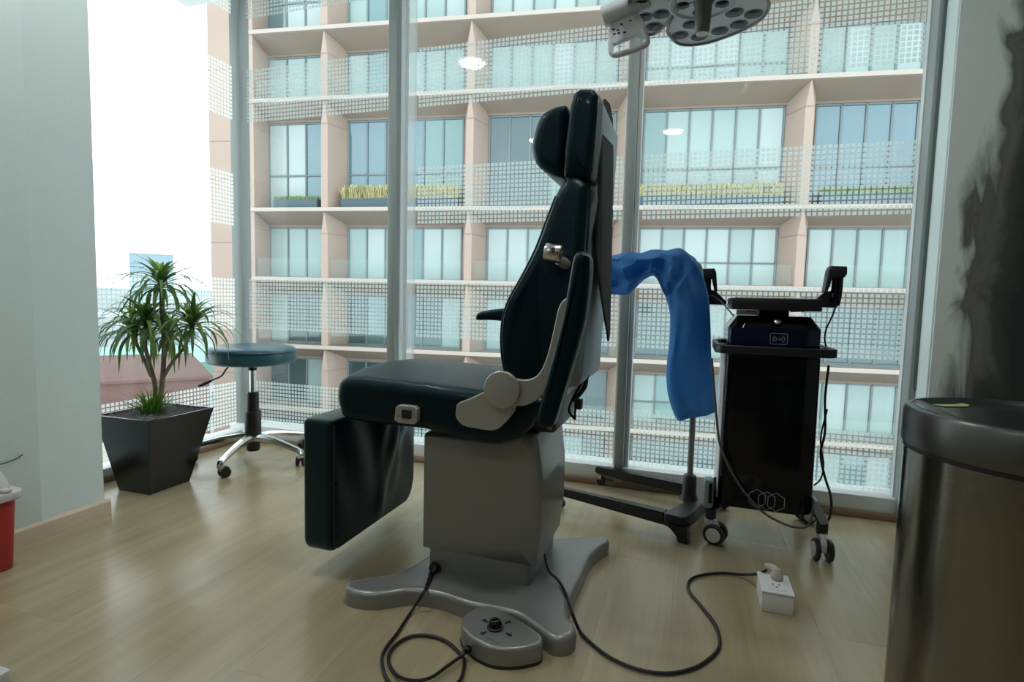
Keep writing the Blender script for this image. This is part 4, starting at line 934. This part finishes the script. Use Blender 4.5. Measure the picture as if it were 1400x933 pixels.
def pane_mat(bi,fi,k,n):
    r=q.random()
    if LZ[fi]>4 and LZ[fi]<9:   # tall floor: mostly panes coloured like reflected sky
        tab={0:['pcurtain2','pcurtain2','pblue','pblue'],1:['pblue']*9,2:['pblue','pgreen','pgreen','pgreen','pdark','pdark'],3:['pgreen','pcurtain','pcurtain','pcurtain','pcurtain','pcurtain2','pcurtain2'],4:['pblue']*9}
        t=tab.get(bi,['pblue']); 
        if bi==2: t=['pdark','pdark','pdark','pgreen','pdark','pdark']
        if bi==1 : t=['pblue','pblue','pblue','pblue','pgreen','pgreen']
        return t[min(k,len(t)-1)]
    if LZ[fi]<-1.8: return ['pdark','pdark','pgreen','pcurtain'][int(r*4)] if bi<4 else ['pcurtain','pcurtain2','pgreen'][int(r*3)]
    if abs(LZ[fi]+1.7)<.2: return ['pdark','pgreen','pdark','pcurtain'][int(r*4)]
    return 'pcurtain' if r<.5 else ('pcurtain2' if r<.92 else 'pgreen')
for bi,(s0,s1) in enumerate(bays):
    for fi in range(len(LZ)-1):
        z0,z1=LZ[fi]+.06,LZ[fi+1]-.70; n=max(2,round((s1-s0)/.94)); ww=(s1-s0)/n
        bm=bmesh.new()
        for k in range(n+1): fbox(bm,s0+k*ww-.04,s0+k*ww+.04,D-.04,D+.08,z0,z1)
        fbox(bm,s0,s1,D-.04,D+.08,z1-.08,z1); fbox(bm,s0,s1,D-.04,D+.08,z0,z0+.08)
        tall=z1-z0>3.5
        if tall or bi in(3,5): fbox(bm,s0,s1,D-.04,D+.08,z0+ (1.75 if tall else 1.0),z0+(1.83 if tall else 1.07))
        wf=link('window',bm,'wframe',bl,sharp=20)
        for k in range(n): link('pane',fbox(bmesh.new(),s0+k*ww+.04,s0+(k+1)*ww-.04,D+.02,D+.05,z0+.08,z1-.08),pane_mat(bi,fi,k,n),wf)
        # railing glass or planters
        r0,r1=(s0-.1,s1+.1)
        if not tall:
            link('railing_pane',fbox(bmesh.new(),(-13.0 if bi==0 else r0-.25),r1+.25,.10,.13,LZ[fi]+.06,LZ[fi]+.98),'rail',bl)
link('soffit_lamp',fbox(bmesh.new(),6.3,6.9,.5,.75,9.88,9.90),'slabedge',bl)
link('soffit_lamp',fbox(bmesh.new(),9.3,9.9,.5,.75,9.88,9.90),'slabedge',bl)
link('soffit_lamp',fbox(bmesh.new(),.7,1.3,.5,.75,9.88,9.90),'slabedge',bl)
# planters on the tall-floor balcony
def planterbox(s0,s1,ma,h,label,seed):
    t=thing('balcony_planter',label,'planter',tuple(fp((s0+s1)/2,.5,4.98)),'planters on the balcony across the street')
    link('trough',fbox(bmesh.new(),s0,s1,.22,.72,4.985,5.44),'planter',t)
    bm=bmesh.new(); g=random.Random(seed)
    for _ in range(int((s1-s0)*(560 if h>.3 else 300))):
        s=g.uniform(s0+.02,s1-.02); d=g.uniform(.24,.70); b_=fp(s,d,5.42); a=g.uniform(0,2*PI); L=h*g.uniform(.6,1.1); sp=g.uniform(.2,.9) if h>.3 else g.uniform(.2,.6)
        dv_=Vector((math.cos(a),math.sin(a),0)); p1=b_+dv_*L*sp*.5+Vector((0,0,L*.8)); p2=b_+dv_*L*sp*1.25+Vector((0,0,L*(g.uniform(.15,.9) if h>.3 else .9))); sd=Vector((-dv_.y,dv_.x,0))*.011
        v=[bm.verts.new(x) for x in (b_-sd,b_+sd,p1+sd,p1-sd,p2)]
        bm.faces.new((v[0],v[1],v[2],v[3])); bm.faces.new((v[3],v[2],v[4]))
    link('planting',bm,ma,t,sharp=80,kind='stuff')
planterbox(-12.05,-9.75,'fargreen',.22,'dark balcony trough with low green hedge, leftmost across the street',1)
planterbox(-8.5,-2.75,'faryellow',.75,'dark balcony trough overflowing with straw-coloured grass, second from the left',2)
planterbox(5.4,11.2,'faryellow',.62,'long balcony trough with yellowish grass seen right of the exam chair',3)
planterbox(12.7,18.4,'fargreen',.42,'balcony trough with green shrubs, rightmost across the street',4)
# ================================================================== CITY ON THE LEFT
struct('ground',bx(-400,120,6,420,-12.4,-12.0),'ground')
def at(px,dist,z):
    d=ray(px,400); d=Vector((d.x,d.y,0)).normalized(); return Vector((d.x*dist,d.y*dist,z))
def block(name,label,pxa,pxb,dist,depth,z0,z1,ma,wins=None,wm='fwin'):
    a,b=at(pxa,dist,0),at(pxb,dist,0); e=(b-a).normalized(); n=Vector((-e.y,e.x,0)); W=(b-a).length
    t=thing(name,label,'building',tuple((a+b)/2+Vector((0,0,z0))))
    def bb(s0,s1,d0,d1,za,zb):
        bm=bmesh.new(); V=[bm.verts.new(a+e*s+n*d+Vector((0,0,z))) for s in (s0,s1) for d in (d0,d1) for z in (za,zb)]
        for q_ in ((0,1,3,2),(4,6,7,5),(0,4,5,1),(2,3,7,6),(0,2,6,4),(1,5,7,3)): bm.faces.new([V[i] for i in q_])
        return bm
    link('block_wall',bb(0,W,0,depth,z0,z1),ma,t); link('parapet',bb(-.1,W+.1,-.1,depth+.1,z1,z1+.02*dist**.5),ma,t)
    if wins:
        nx,nz=wins
        for i in range(nx):
            for j in range(nz):
                ws=W/nx; hz=(z1-z0)/nz; link('window',bb(ws*(i+.25),ws*(i+.75),-.05,.02,z0+hz*(j+.3),z0+hz*(j+.75)),wm,t)
    return t,bb
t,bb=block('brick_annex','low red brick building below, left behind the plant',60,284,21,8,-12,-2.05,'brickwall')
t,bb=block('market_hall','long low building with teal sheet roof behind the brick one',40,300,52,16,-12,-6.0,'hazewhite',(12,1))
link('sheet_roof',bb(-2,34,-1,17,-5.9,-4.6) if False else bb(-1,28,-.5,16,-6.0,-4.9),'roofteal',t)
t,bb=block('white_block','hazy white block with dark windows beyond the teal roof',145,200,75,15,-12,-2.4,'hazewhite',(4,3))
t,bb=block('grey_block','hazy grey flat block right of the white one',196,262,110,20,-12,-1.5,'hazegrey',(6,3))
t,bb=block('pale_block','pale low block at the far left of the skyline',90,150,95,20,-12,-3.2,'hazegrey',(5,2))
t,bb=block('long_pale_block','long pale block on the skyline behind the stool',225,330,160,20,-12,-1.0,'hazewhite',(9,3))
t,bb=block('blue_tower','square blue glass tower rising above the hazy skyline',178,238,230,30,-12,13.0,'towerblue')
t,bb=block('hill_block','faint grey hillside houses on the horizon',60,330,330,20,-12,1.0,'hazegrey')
